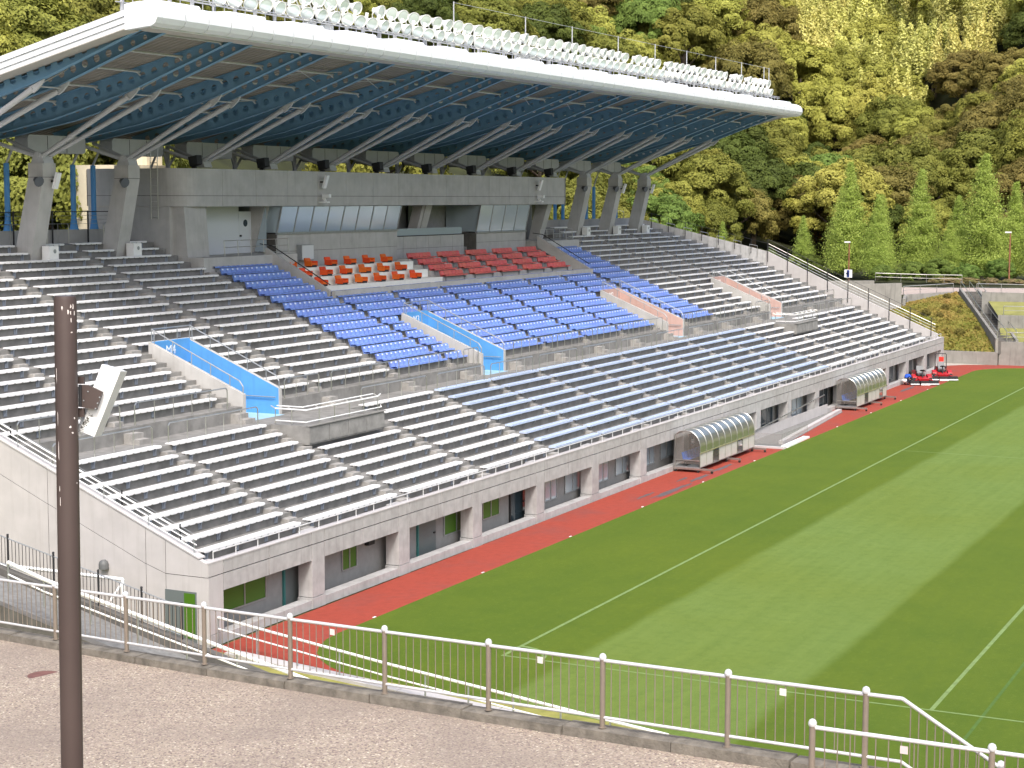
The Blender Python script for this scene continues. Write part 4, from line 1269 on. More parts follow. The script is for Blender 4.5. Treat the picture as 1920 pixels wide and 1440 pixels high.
def flood(x, y, z, yaw, tilt, label, group, gear=False):
    t = thing('floodlight', (x, y, z), label, 'floodlight', group)
    t.rotation_euler = (math.radians(tilt), 0, math.radians(yaw))
    inst('reflector', SHELLM, (x, y, z), t)
    inst('lens', LENSM, (x, y, z), t)
    inst('yoke', YOKE if gear else YOKE2, (x, y, z), t)
r = random.Random(3)
n = 0
x = 13.6
while x < 90.2:
    n += 1
    flood(x, LY - 0.30, 23.28 + r.uniform(-0.02, 0.02), -32 + r.uniform(-16, 22) + (x - 14) * 0.50, 22 + r.uniform(-6, 6), 'white floodlight, lower gantry row, %s from the near end' % ordw(n), 'floodlights of the lower gantry row', True)
    x += 1.12 + r.uniform(-0.04, 0.10)
n = 0
x = 14.2
while x < 90.4:
    if r.random() < 0.13 and n > 2:
        x += 1.1
    n += 1
    flood(x, LY + 0.2, 24.02 + r.uniform(-0.02, 0.02), -30 + r.uniform(-16, 22) + (x - 14) * 0.50, 18 + r.uniform(-6, 6), 'white floodlight, upper gantry row, %s from the near end' % ordw(n), 'floodlights of the upper gantry row')
    x += 1.14 + r.uniform(-0.04, 0.12)
# ------------------------------------------------------------------ team shelters
ALU = mat('shelter_aluminium', rgb(196, 194, 184), 0.28, metal=0.9, var=0.06, vscale=2, bump=0.05, bscale=12)
SMOKE = mat('shelter_panel', rgb(188, 190, 184), 0.35, spec=0.6, var=0.05)
CLEARP = mat('shelter_clear', rgb(150, 146, 140), 0.15, spec=0.7)
_b = CLEARP.node_tree.nodes['Principled BSDF']
_b.inputs['Alpha'].default_value = 0.16
SEATB = mat('shelter_seat', rgb(60, 112, 196), 0.45)
def shelter(x0, x1, label):
    t = thing('team_shelter', ((x0 + x1) / 2, 8.3, 0), label, 'shelter', 'team shelters')
    prof = []
    yb, yf, zt = 9.02, 7.62, 2.18
    prof = [(yb, 2.02), (yb - 0.2, zt), (yb - 0.6, zt + 0.06)]
    for i in range(1, 9):
        a = math.radians(90 - 10.5 * i)
        prof.append((yf + 0.75 - 0.75 * math.cos(a) * 1.0 + 0.0, 1.32 + 0.92 * math.sin(a)))
    prof.append((yf, 1.05))
    n = round((x1 - x0) / 1.0)
    w = (x1 - x0) / n
    for i in range(n):
        mb = MB()
        a, b = x0 + w * i + 0.012, x0 + w * (i + 1) - 0.012
        for (ya, za), (yc, zc) in zip(prof[:-1], prof[1:]):
            mb.hexa([(a, ya, za), (b, ya, za), (b, yc, zc), (a, yc, zc), (a, ya + 0.01, za - 0.02), (b, ya + 0.01, za - 0.02), (b, yc + 0.02, zc - 0.01), (a, yc + 0.02, zc - 0.01)])
        add('roof_panel', mb, ALU, parent=t, smooth=True)
        add('front_panel', MB().box(a, b, yf - 0.004, yf + 0.014, 0.30, 1.03), SMOKE if i % 4 not in (2,) else CLEARP, parent=t)
    for i in range(n + 1):
        x = x0 + w * i
        mb = MB()
        for (ya, za), (yc, zc) in zip(prof[:-1], prof[1:]):
            mb.tube((x, ya - 0.01, za + 0.01), (x, yc - 0.01, zc + 0.01), 0.02, n=5)
        mb.tube((x, yf, 1.05), (x, yf, 0.25), 0.022, n=5)
        add('rib', mb, STEEL_B, parent=t)
    add('ledge', MB().box(x0, x1, yf - 0.05, yf + 0.03, 1.031, 1.07), mat('ledge_olive', rgb(128, 128, 92), 0.5), parent=t)
    for x in (x0 + 0.006, x1 - 0.006):
        add('side_pane', MB().prismx([(yb, 0.45)] + prof[:] + [(yf, 0.45)], x - 0.005, x + 0.005), CLEARP, parent=t)
        add('corner_post', MB().box(x - 0.03, x + 0.03, yb, yb + 0.06, 0.1, 2.05), STEEL_B, parent=t)
        add('side_rail', MB().box(x - 0.025, x + 0.025, yf, yb, 0.62, 0.68), STEEL_B, parent=t)
    for x in (x0 + 0.02, (x0 + x1) / 2, x1 - 0.02):
        add('skid', MB().box(x - 0.05, x + 0.05, yf - 0.75, yb + 0.1, 0.14, 0.24), STEEL_B, parent=t)
        for y in (yf - 0.68, yf + 0.1, yb):
            add('wheel', MB().lathe([(0.07, -0.03), (0.07, 0.03)], 10, (x, y, 0.071), (1, 0, 0)), RUBBER, parent=t)
    add('floor', MB().box(x0, x1, yf + 0.02, yb, 0.241, 0.29), GALV, parent=t)
    for i in range(n * 2 - 1):
        x = x0 + 0.5 + i * (x1 - x0 - 1) / (n * 2 - 2)
        add('seat', MB().prismx([(8.35, 0.62), (8.7, 0.60), (8.8, 1.0), (8.77, 1.0), (8.67, 0.64), (8.35, 0.66)], x - 0.2, x + 0.2), SEATB, parent=t)
    add('seat_frame', MB().box(x0 + 0.3, x1 - 0.3, 8.5, 8.6, 0.29, 0.6), DARKM, parent=t)
shelter(39.1, 48.2, 'curved metal team shelter nearest the near end of the track')
shelter(70.6, 78.7, 'curved metal team shelter farther away beside the sunken ramp')

# ------------------------------------------------------------------ sunken ramp between the shelters
rp_ = thing('tunnel_ramp', (59, 8.0, 0), 'sunken concrete ramp with kerbs between the two shelters', 'ramp')
add('ramp_floor', MB().hexa([(50.3, 6.75, 0.006), (69.6, 8.3, 0.006), (69.6, 9.14, 0.006), (50.3, 9.14, 0.006), (50.3, 6.75, 0.012), (69.6, 8.3, 0.012), (69.6, 9.14, 0.012), (50.3, 9.14, 0.012)]), ASPH, parent=rp_)
for i in range(8):
    a, b = 51.8 + i * 2.2, 51.8 + (i + 1) * 2.2 - 0.03
    f = lambda x: 6.85 + (x - 50.3) * 0.0775
    add('kerb_block', MB().hexa([(a, f(a), 0), (b, f(b), 0), (b, f(b) + 0.3, 0), (a, f(a) + 0.3, 0), (a, f(a), 0.22), (b, f(b), 0.22), (b, f(b) + 0.3, 0.22), (a, f(a) + 0.3, 0.22)]), CONC_W, parent=rp_)
add('white_kerb', MB().hexa([(50.6, 6.3, 0), (55.5, 6.45, 0), (55.5, 6.85, 0), (50.6, 6.75, 0), (50.6, 6.3, 0.10), (55.5, 6.45, 0.10), (55.5, 6.85, 0.10), (50.6, 6.75, 0.10)]), PAINT, parent=rp_)
add('cross_kerb', MB().box(49.9, 50.25, 6.3, 9.1, 0, 0.10), CONC_W, parent=rp_)
add('glass_guard', MB().box(51.0, 51.03, 6.8, 8.6, 0.05, 0.75), CLEARP, parent=rp_)
add('guard_rail', MB().box(51.2, 56.5, 6.87, 6.9, 0.22, 0.72), CLEARP, parent=rp_)
t = thing('handrail', (59.5, 9.05, 0.5), 'single pale handrail rising along the wall by the sunken ramp', 'handrail')
add('rail', MB().tube((50.9, 9.05, 0.52), (67.5, 9.05, 1.35), 0.04, n=8), STEEL_B, parent=t, smooth=True)
for x in (53, 57, 61, 65):
    add('bracket', MB().box(x - 0.02, x + 0.02, 9.05, 9.16, 0.52 + (x - 50.9) * 0.05 - 0.08, 0.52 + (x - 50.9) * 0.05 - 0.02), DARKM, parent=t)
add('low_wall', MB().box(51.4, 68.5, 9.10, 9.148, 0.0, 0.62), CONC_W, parent=rp_)

# ------------------------------------------------------------------ mowers and groundskeeper
def mower(cx, cy, rz, label, rops, beacon):
    t = thing('ride_on_mower', (cx, cy, 0), label, 'mower', 'red ride-on mowers')
    t.rotation_euler = (0, 0, rz)
    def p(name, mb, m, smooth=False):
        o = bpy.data.objects.new(name, mb.mesh(name, m, smooth=smooth))
        col.objects.link(o)
        o.parent = t
        WL[o.name] = WL[t.name]
        return o
    def pc(name, mb, m, par):
        o = bpy.data.objects.new(name, mb.mesh(name, m))
        col.objects.link(o)
        o.parent = par
        return o
    # local: +x forward
    p('chassis', MB().prismy([(-1.0, 0.35), (0.95, 0.35), (1.0, 0.5), (0.3, 0.62), (-0.2, 0.66), (-1.0, 0.66)], -0.4, 0.4), MOWRED)
    p('engine_cover', MB().prismy([(-1.25, 0.55), (-0.3, 0.55), (-0.3, 0.98), (-0.5, 1.05), (-1.15, 1.0), (-1.25, 0.9)], -0.38, 0.38), MOWRED)
    for s in (-1, 1):
        p('fender', MB().prismy([(-0.1, 0.55), (0.55, 0.5), (0.5, 0.66), (0.05, 0.80), (-0.1, 0.76)], s * 0.62 - 0.16, s * 0.62 + 0.16), MOWRED)
        w = p('wheel', MB().lathe([(0.10, -0.13), (0.27, -0.13), (0.31, -0.07), (0.31, 0.07), (0.27, 0.13), (0.10, 0.13)], 16, (0.35, s * 0.66, 0.31), (0, 1, 0)), RUBBER, True)
        pc('rim', MB().lathe([(0.14, -0.135), (0.14, 0.135)], 12, (0.35, s * 0.66, 0.31), (0, 1, 0)), PAINT, w)
        p('wheel', MB().lathe([(0.08, -0.09), (0.22, -0.09), (0.24, 0), (0.22, 0.09), (0.08, 0.09)], 14, (-0.85, s * 0.5, 0.24), (0, 1, 0)), RUBBER, True)
        u = p('cutting_unit', MB().box(0.75, 1.15, s * 0.78 - 0.36, s * 0.78 + 0.36, 0.12, 0.36), DARKM)
        pc('roller', MB().tube((1.22, s * 0.78 - 0.36, 0.09), (1.22, s * 0.78 + 0.36, 0.09), 0.08, n=8), GALV, u)
        p('lift_arm', MB().tube((0.6, s * 0.3, 0.5), (0.95, s * 0.7, 0.38), 0.045, n=6), MOWRED)
    u = p('cutting_unit', MB().box(0.95, 1.35, -0.36, 0.36, 0.12, 0.36), DARKM)
    pc('roller', MB().tube((1.42, -0.36, 0.09), (1.42, 0.36, 0.09), 0.08, n=8), PAINT, u)
    s_ = p('seat', MB().prismy([(-0.3, 0.78), (0.18, 0.78), (0.2, 0.9), (-0.16, 0.92), (-0.3, 1.42), (-0.42, 1.42), (-0.38, 0.9)], -0.27, 0.27), mat('mower_seat_%d' % beacon, rgb(122, 124, 126), 0.6))
    p('seat_base', MB().box(-0.32, 0.2, -0.3, 0.3, 0.66, 0.779), DARKM)
    p('steering_column', MB().tube((0.62, 0, 0.55), (0.42, 0, 1.12), 0.05, n=8), DARKM)
    p('steering_wheel', MB().lathe([(0.19, -0.015), (0.21, 0), (0.19, 0.015), (0.15, 0)], 16, (0.42, 0, 1.13), (-0.35, 0, 1)), RUBBER)
    for s in (-1, 1):
        p('armrest', MB().box(-0.3, 0.12, s * 0.34 - 0.05, s * 0.34 + 0.05, 1.0, 1.07), DARKM)
    if rops:
        p('roll_bar', MB().path([(-0.5, -0.45, 0.6), (-0.55, -0.45, 2.0), (-0.55, -0.38, 2.08), (-0.55, 0.38, 2.08), (-0.55, 0.45, 2.0), (-0.5, 0.45, 0.6)], 0.035, 8), DARKM, True)
        p('hazard_flag', MB().prismy([(-0.5, 1.45), (-0.42, 1.45), (-0.40, 1.82), (-0.50, 1.82)], -0.16, 0.22), mat('flag_red', rgb(230, 52, 40), 0.6))
mower(90.6, 7.9, math.radians(-150), 'red ride-on mower without roll bar, person crouching beside it', False, 1)
mower(94.9, 7.2, math.radians(-158), 'red ride-on mower with tall black roll bar and red flag', True, 2)

def skin_body(name, joints, edges, radii, m, parent, root=0, sub=2):
    me = bpy.data.meshes.new(name)
    me.from_pydata(joints, edges, [])
    o = bpy.data.objects.new(name, me)
    col.objects.link(o)
    md = o.modifiers.new('skin', 'SKIN')
    md.use_smooth_shade = True
    for i, v in enumerate(me.skin_vertices[0].data):
        v.radius = radii[i] if isinstance(radii[i], tuple) else (radii[i], radii[i])
        v.use_root = (i == root)
    s = o.modifiers.new('sub', 'SUBSURF')
    s.levels = sub
    s.render_levels = sub
    bpy.context.view_layer.update()
    dg = bpy.context.evaluated_depsgraph_get()
    me2 = bpy.data.meshes.new_from_object(o.evaluated_get(dg))
    bpy.data.objects.remove(o, do_unlink=True)
    me2.materials.clear()
    me2.materials.append(m)
    o2 = bpy.data.objects.new(name, me2)
    col.objects.link(o2)
    if parent is not None: o2.parent = parent
    return o2
# crouching groundskeeper: local +x = facing direction (towards the mower)
pt = thing('person', (89.35, 8.75, 0), 'person crouching beside the mower in blue top, white waist cloth and dark trousers', 'person')
pt.rotation_euler = (0, 0, math.radians(-35))
SKIN = mat('skin', rgb(196, 150, 122), 0.55)
NAVY = mat('dark_trousers', rgb(38, 42, 56), 0.8)
BLUETOP = mat('blue_top', rgb(34, 84, 190), 0.7, var=0.1, vscale=9)
J = [(-0.12, 0, 0.34), (-0.04, 0, 0.52), (0.14, 0, 0.70), (0.28, 0, 0.80), (0.38, 0, 0.86), (0.47, 0, 0.92),      # pelvis, waist, chest, neck base, neck, head
     (-0.08, 0.12, 0.33), (0.24, 0.17, 0.46), (-0.02, 0.16, 0.10), (0.16, 0.17, 0.04),                              # left leg: hip, knee, ankle, toe
     (-0.08, -0.12, 0.33), (0.22, -0.2, 0.44), (-0.04, -0.18, 0.10), (0.14, -0.2, 0.04),
     (0.20, 0.20, 0.74), (0.30, 0.25, 0.50), (0.50, 0.16, 0.42), (0.20, -0.20, 0.74), (0.32, -0.26, 0.50), (0.52, -0.16, 0.42)]
E_ = [(0, 1), (1, 2), (2, 3), (3, 4), (4, 5), (0, 6), (6, 7), (7, 8), (8, 9), (0, 10), (10, 11), (11, 12), (12, 13), (2, 14), (14, 15), (15, 16), (2, 17), (17, 18), (18, 19)]
RR = [0.15, 0.14, 0.16, 0.09, 0.055, 0.10, 0.10, 0.075, 0.05, 0.045, 0.10, 0.075, 0.05, 0.045, 0.075, 0.05, 0.04, 0.075, 0.05, 0.04]
skin_body('body', J, E_, RR, NAVY, pt)
JT = [(-0.06, 0, 0.50), (0.04, 0, 0.62), (0.16, 0, 0.72), (0.27, 0, 0.79), (0.19, 0.19, 0.75), (0.27, 0.24, 0.60), (0.19, -0.19, 0.75), (0.28, -0.25, 0.60)]
skin_body('jacket', JT, [(0, 1), (1, 2), (2, 3), (2, 4), (4, 5), (2, 6), (6, 7)], [0.175, 0.185, 0.19, 0.12, 0.10, 0.075, 0.10, 0.075], BLUETOP, pt)
o = bpy.data.objects.new('waist_cloth', MB().lathe([(0.17, -0.05), (0.20, 0.0), (0.20, 0.10), (0.17, 0.15)], 14, (-0.13, 0, 0.33), (-0.35, 0, 0.6)).mesh('waist_cloth', PAINT, smooth=True))
col.objects.link(o); o.parent = pt
o = bpy.data.objects.new('hair', MB().lathe([(0.02, 0.16), (0.09, 0.13), (0.125, 0.05), (0.12, -0.04), (0.07, -0.10)], 12, (0.45, 0, 0.93), (-0.3, 0, 1)).mesh('hair', mat('hair', rgb(30, 26, 24), 0.7), smooth=True))
col.objects.link(o); o.parent = pt
o = bpy.data.objects.new('face', MB().lathe([(0.03, 0.12), (0.085, 0.07), (0.095, -0.02), (0.07, -0.11), (0.03, -0.14)], 12, (0.50, 0, 0.91), (-0.3, 0, 1)).mesh('face', SKIN, smooth=True))
col.objects.link(o); o.parent = pt
for s in (-1, 1):
    hb = MB().lathe([(0.02, -0.03), (0.035, 0), (0.03, 0.06)], 8, (0.52, s * 0.15, 0.42), (1, 0, -0.2))
    for q in range(4):
        hb.path([(0.57, s * (0.125 + 0.016 * q), 0.41), (0.61, s * (0.12 + 0.017 * q), 0.395), (0.625 + 0.004 * q, s * (0.118 + 0.017 * q), 0.365)], 0.008, 5)
    hb.path([(0.54, s * 0.12, 0.42), (0.58, s * 0.10, 0.40), (0.60, s * 0.10, 0.375)], 0.009, 5)
    o = bpy.data.objects.new('hand', hb.mesh('hand', SKIN, smooth=True))
    col.objects.link(o); o.parent = pt

# ------------------------------------------------------------------ concourse in the foreground
def fp(k): return V((-23.5603 - 0.5605 * k + 0.0189 * k * k, -1.8828 - 2.1797 * k + 0.0062 * k * k, 6.0742 + 0.1406 * k - 0.0043 * k * k))
def fdir(k): return V((-0.5605 + 0.0378 * k, -2.1797 + 0.0124 * k, 0)).normalized()
def fn(k):
    d = fdir(k)
    return V((d.y, -d.x, 0))          # towards the camera
if fn(3).dot(V(CAM) - fp(3)) < 0:
    _f = fn
    fn = lambda k: -_f(k)
def pave_material():
    m = bpy.data.materials.new('pebble_paving')
    m.use_nodes = True
    nt, N, L = nodes_of(m)
    b = N['Principled BSDF']
    b.inputs['Roughness'].default_value = 0.85
    b.inputs['Specular IOR Level'].default_value = 0.3
    geo = N.new('ShaderNodeNewGeometry')
    vo = N.new('ShaderNodeTexVoronoi')
    vo.inputs['Scale'].default_value = 34
    L(geo.outputs['Position'], vo.inputs['Vector'])
    cr = N.new('ShaderNodeValToRGB')
    L(vo.outputs['Color'], cr.inputs[0])
    e = cr.color_ramp.elements
    e[0].position = 0.0; e[0].color = rgb(84, 76, 70)
    e[1].position = 1.0; e[1].color = rgb(230, 220, 196)
    for p, c in ((0.25, rgb(136, 120, 112)), (0.5, rgb(172, 160, 140)), (0.75, rgb(154, 138, 128))):
        x = e.new(p); x.color = c
    no = N.new('ShaderNodeTexNoise')
    no.inputs['Scale'].default_value = 0.45
    no.inputs['Detail'].default_value = 5
    L(geo.outputs['Position'], no.inputs['Vector'])
    mr = N.new('ShaderNodeMapRange')
    mr.inputs['From Min'].default_value = 0.42; mr.inputs['From Max'].default_value = 0.68
    mr.inputs['To Min'].default_value = 0.0; mr.inputs['To Max'].default_value = 0.6
    L(no.outputs['Fac'], mr.inputs['Value'])
    mx = N.new('ShaderNodeMix'); mx.data_type = 'RGBA'
    L(mr.outputs[0], mx.inputs[0]); L(cr.outputs[0], mx.inputs[6]); mx.inputs[7].default_value = rgb(136, 124, 114)
    L(mx.outputs[2], b.inputs['Base Color'])
    bp = N.new('ShaderNodeBump'); bp.inputs['Strength'].default_value = 0.9; bp.inputs['Distance'].default_value = 0.02; bp.invert = True
    L(vo.outputs['Distance'], bp.inputs['Height'])
    L(bp.outputs[0], b.inputs['Normal'])
    return m
PAVE = pave_material()
ks = [-8 + 0.5 * i for i in range(60)]
mb = MB()
for a, b in zip(ks[:-1], ks[1:]):
    pa, pb = fp(a) + fn(a) * 0.16 - V((0, 0, 0.16)), fp(b) + fn(b) * 0.16 - V((0, 0, 0.16))
    qa, qb = pa + fn(a) * 45, pb + fn(b) * 45
    mb.face(pa, pb, qb, qa)
add('concourse', mb, PAVE, kind='structure')
mb = MB()
for a, b in zip(ks[:-1], ks[1:]):
    pa, pb = fp(a) - fn(a) * 0.14 - V((0, 0, 0.02)), fp(b) - fn(b) * 0.14 - V((0, 0, 0.02))
    mb.face(pa, pb, V((pb.x, pb.y, -0.2)), V((pa.x, pa.y, -0.2)))
add('retaining_wall', mb, CONC_D, label='dark concrete retaining wall under the near concourse edge', cat='wall')
KERB = mat('kerb_stone', rgb(118, 112, 102), 0.9, var=0.3, vscale=5, damt=0.8, dscale=2.2, dark=rgb(70, 66, 58), bump=0.9, bscale=30)
kb = thing('kerb', fp(3) - V((0, 0, 0.2)), 'weathered concrete kerb below the near fence', 'kerb')
cr0 = random.Random(12)
k = -6.0
while k < 12:
    a, b = k + 0.006, k + 0.9 - 0.006
    kz = V((0, 0, cr0.uniform(-0.012, 0.012)))
    kx = cr0.uniform(-0.015, 0.015)
    P = []
    for q in (a, b):
        o_ = fp(q) + kz + fn(q) * kx
        P.append((o_ - fn(q) * 0.15, o_ + fn(q) * 0.15))
    lo = V((0, 0, 0.30))
    top = V((0, 0, 0.0))
    bev = 0.03
    mb = MB()
    (a0, a1), (b0, b1) = P
    mb.hexa([a0 - lo, b0 - lo, b1 + fn(b) * 0.02 - lo, a1 + fn(a) * 0.02 - lo, a0, b0, b1 - V((0, 0, 0.02)), a1 - V((0, 0, 0.02))])
    add('kerb_stone', mb, KERB, parent=kb)
    k += 0.9
# fence: posts, rails, pickets
POSTC = mat('fence_post', rgb(130, 119, 107), 0.5, metal=0.15, var=0.06, vscale=8)
fe = thing('fence', fp(3), 'white railed picket fence along the near concourse edge', 'fence')
PST = MB().lathe([(0.062, 0), (0.062, 0.012), (0.042, 0.014), (0.042, 1.06)], 14).mesh('post', POSTC, smooth=True)
CAP = MB().lathe([(0.046, 1.055), (0.056, 1.075), (0.056, 1.10), (0.04, 1.135), (0.012, 1.15)], 14).mesh('cap', RAILW, smooth=True)
PK = MB().tube((0, 0, 0), (0, 0, 0.86), 0.0085, n=6).mesh('picket', POSTC)
for k in range(-4, 9):
    p = inst('post', PST, fp(k), fe)
    inst('cap', CAP, fp(k), p)
    if k == 8: break
    a, b = fp(k), fp(k + 1)
    d = (b - a).normalized()
    add('top_rail', MB().tube(a + d * 0.03 + V((0, 0, 1.04)), b - d * 0.03 + V((0, 0, 1.04)), 0.028, n=10), RAILW, parent=fe, smooth=True)
    add('bottom_rail', MB().tube(a + d * 0.03 + V((0, 0, 0.16)), b - d * 0.03 + V((0, 0, 0.16)), 0.024, n=10), RAILW, parent=fe, smooth=True)
    for q in range(1, 14):
        inst('picket', PK, a.lerp(b, q / 14) + V((0, 0, 0.17)), fe)
for k in (3.48, 5.48, 7.42):
    p = fp(k) + V((0, 0, 0.98))
    d = fdir(k)
    n_ = fn(k) * 0.045
    mb = MB().hexa([p - d * 0.05 + n_ - V((0, 0, 0.1)), p + d * 0.05 + n_ - V((0, 0, 0.1)), p + d * 0.05 + n_ * 1.2 - V((0, 0, 0.1)), p - d * 0.05 + n_ * 1.2 - V((0, 0, 0.1)),
                    p - d * 0.05 + n_, p + d * 0.05 + n_, p + d * 0.05 + n_ * 1.2, p - d * 0.05 + n_ * 1.2])
    add('notice', mb, mat('notice_%d' % int(k), rgb(214, 206, 200), 0.6), parent=fe)
# the same fence turns down a stair at its right end
a = fp(8) + V((0, 0, 1.04)); b = fp(8.25) + V((0, 0, 1.04)); c = V((-26.2, -20.65, 6.98)); e2 = V((-24.5, -21.6, 5.9))
add('top_rail', MB().path([a, b, c, e2], 0.028, 10), RAILW, parent=fe, smooth=True)
add('bottom_rail', MB().path([a - V((0, 0, 0.88)), b - V((0, 0, 0.88)), c - V((0, 0, 0.88)), e2 - V((0, 0, 0.88))], 0.024, 10), RAILW, parent=fe, smooth=True)
for q in range(1, 12):
    inst('picket', PK, b.lerp(c, q / 12) - V((0, 0, 0.87)), fe)
inst('post', PST, c - V((0, 0, 1.04)), fe)
inst('cap', CAP, c - V((0, 0, 1.04)), fe)
# second, nearer fence at the right
f2 = thing('fence', (-29, -19.8, 6.9), 'nearer white railed picket fence at the bottom right corner', 'fence')
g0, g1 = V((-28.83, -18.76, 6.98)), V((-28.2, -20.9, 6.78))
for k in range(3):
    a, b = g0 + (g1 - g0) * k, g0 + (g1 - g0) * (k + 1)
    p = inst('post', PST, a, f2)
    inst('cap', CAP, a, p)
    add('top_rail', MB().tube(a + V((0, 0, 1.04)), b + V((0, 0, 1.04)), 0.028, n=10), RAILW, parent=f2, smooth=True)
    add('bottom_rail', MB().tube(a + V((0, 0, 0.16)), b + V((0, 0, 0.16)), 0.024, n=10), RAILW, parent=f2, smooth=True)
    for q in range(1, 14):
        inst('picket', PK, a.lerp(b, q / 14) + V((0, 0, 0.17)), f2)
p = g0 + (g1 - g0) * 0.52 + V((0, 0, 0.98))
add('notice', MB().box(p.x - 0.05, p.x - 0.045, p.y - 0.05, p.y + 0.05, p.z - 0.11, p.z - 0.01), mat('notice_c', rgb(200, 186, 184), 0.6), parent=f2)
# manhole cover in the paving
MHX, MHY = -25.6, -3.35
def pave_z(x, y):
    best = min((( (fp(k_ * 0.25) + fn(k_ * 0.25) * s_ - V((x, y, 0))).xy.length, fp(k_ * 0.25).z - 0.16) for k_ in range(-30, 50) for s_ in (0.3, 0.8, 1.3, 1.8, 2.3, 2.8, 3.5, 4.5)), key=lambda t: t[0])
    return best[1]
MHZ = pave_z(MHX, MHY) + 0.001
add('manhole_cover', MB().lathe([(0.30, 0.0), (0.30, 0.012), (0.28, 0.014)], 24, (MHX, MHY, MHZ)), mat('manhole', rgb(110, 76, 70), 0.85, var=0.2, vscale=6), label='rusty red round manhole cover in the pebble paving', cat='manhole')

# brown pole with white panel speaker
PX, PY = -38.74, -15.18
pole = thing('lamp_pole', (PX, PY, 6.6), 'chipped brown steel pole standing at the left foreground', 'pole')
add('shaft', MB().lathe([(0.105, 0), (0.105, 0.02), (0.0935, 0.021), (0.0935, 7.29), (0.085, 7.32)], 28, (PX, PY, 6.6)), BROWN, parent=pole, smooth=True)
TILT = 0.0096
CHIP = mat('bare_patch', rgb(214, 206, 200), 0.6)
cr_ = random.Random(5)
def chip(ang, z, w, h):
    n_ = V((math.cos(ang), math.sin(ang), 0)); tt = V((-n_.y, n_.x, 0))
    o_ = V((PX, PY, z)) + n_ * 0.0942
    pts = []
    for q in range(8):
        a = 2 * math.pi * q / 8
        kk = 0.55 + 0.6 * cr_.random()
        da = tt * (w * kk * math.cos(a))
        pts.append(o_ + da + V((0, 0, h * kk * math.sin(a))) - n_ * (0.5 * da.length ** 2 / 0.0935))
    c_ = o_
    m_ = MB(); m_.v = [tuple(x) for x in pts] + [tuple(c_)]
    m_.f = [(q, (q + 1) % 8, 8) for q in range(8)]
    add('paint_chip', m_, CHIP, parent=pole)
cang = math.atan2(CAM[1] - PY, CAM[0] - PX)
for q in range(7): chip(cang + cr_.uniform(-0.9, 0.9), 13.85 - 0.08 * cr_.random(), 0.008, 0.02)
for z, a, w, h in ((13.72, 0.5, 0.006, 0.02), (13.62, 0.55, 0.012, 0.006), (13.25, -1.0, 0.004, 0.09), (12.9, -0.9, 0.005, 0.06), (12.62, -0.85, 0.005, 0.10), (12.83, 0.3, 0.012, 0.01), (12.78, 0.5, 0.012, 0.008), (12.9, 0.7, 0.008, 0.012), (12.3, -0.8, 0.004, 0.03), (12.35, 0.9, 0.004, 0.01), (12.2, -0.75, 0.004, 0.05)):
    chip(cang + a, z, w, h)
pole.rotation_euler = Matrix.Rotation(-TILT, 3, Vector((-f_.x, -f_.y, 0)).normalized()).to_euler()
_off = rr * (0.013 - TILT * 7.3)
pole.location = pole.location + Vector((_off.x, _off.y, 0))
sp = thing('panel_speaker', (PX + 0.17, PY - 0.28, 12.7), 'weathered white panel speaker tilted on the brown pole', 'speaker')
def at(px, py, D):
    d = (rr * ((px - 960) / FPX) + uu * (-(py - 720) / FPX) + f_)
    return V(CAM) + d * D
def slab(pts2, D, depth):
    a = [at(x, y, D) for x, y in pts2]
    dv = f_ * depth
    return MB().prism(a, dv)
CABW = mat('speaker_white', rgb(222, 224, 222), 0.5, var=0.04, damt=0.25, dscale=9, dark=rgb(150, 146, 138))
MOULD = mat('mould', rgb(92, 90, 84), 0.9, var=0.4, vscale=30)
PANELP = [(198, 686), (226, 696), (177, 819), (148, 808)]
add('cabinet', slab(PANELP, 15.05, 0.26), CABW, parent=sp)
add('side_face', slab([(191, 683), (197.6, 685.6), (147.6, 807.6), (150, 790)], 15.07, 0.2), PAINT, parent=sp)
add('bracket', slab([(149, 721), (165, 722), (192, 735), (180, 768), (149, 763)], 14.98, 0.05), BROWN, parent=sp)
add('hinge', slab([(147, 721), (152.5, 721.5), (152.5, 763.5), (147, 763)], 14.96, 0.09), DARKM, parent=sp)
for q in ((146, 706, 157, 720), (146, 765, 157, 782)):
    add('clamp', slab([(q[0], q[1]), (q[2], q[1]), (q[2], q[3]), (q[0], q[3])], 14.99, 0.05), BROWN, parent=sp)
for x, y in ((165, 734), (157, 751), (187, 745), (183, 756), (179, 766)):
    add('bolt', MB().lathe([(0.006, 0), (0.006, 0.006)], 8, at(x, y, 14.978), tuple(-f_)), GALV, parent=sp)
mr_ = random.Random(9)
mb = MB()
for q in range(70):
    t_ = mr_.random()
    x, y = 151 + 20 * t_ + mr_.uniform(-4, 4), 806 - 26 * t_ + mr_.uniform(-5, 5)
    s_ = mr_.uniform(0.4, 1.5)
    mb.face(*[at(x + s_ * math.cos(a) * mr_.uniform(0.6, 1.2), y + s_ * math.sin(a) * mr_.uniform(0.6, 1.2), 15.047) for a in [k_ * math.pi / 3 for k_ in range(6)]])
add('mould_spots', mb, MOULD, parent=sp)
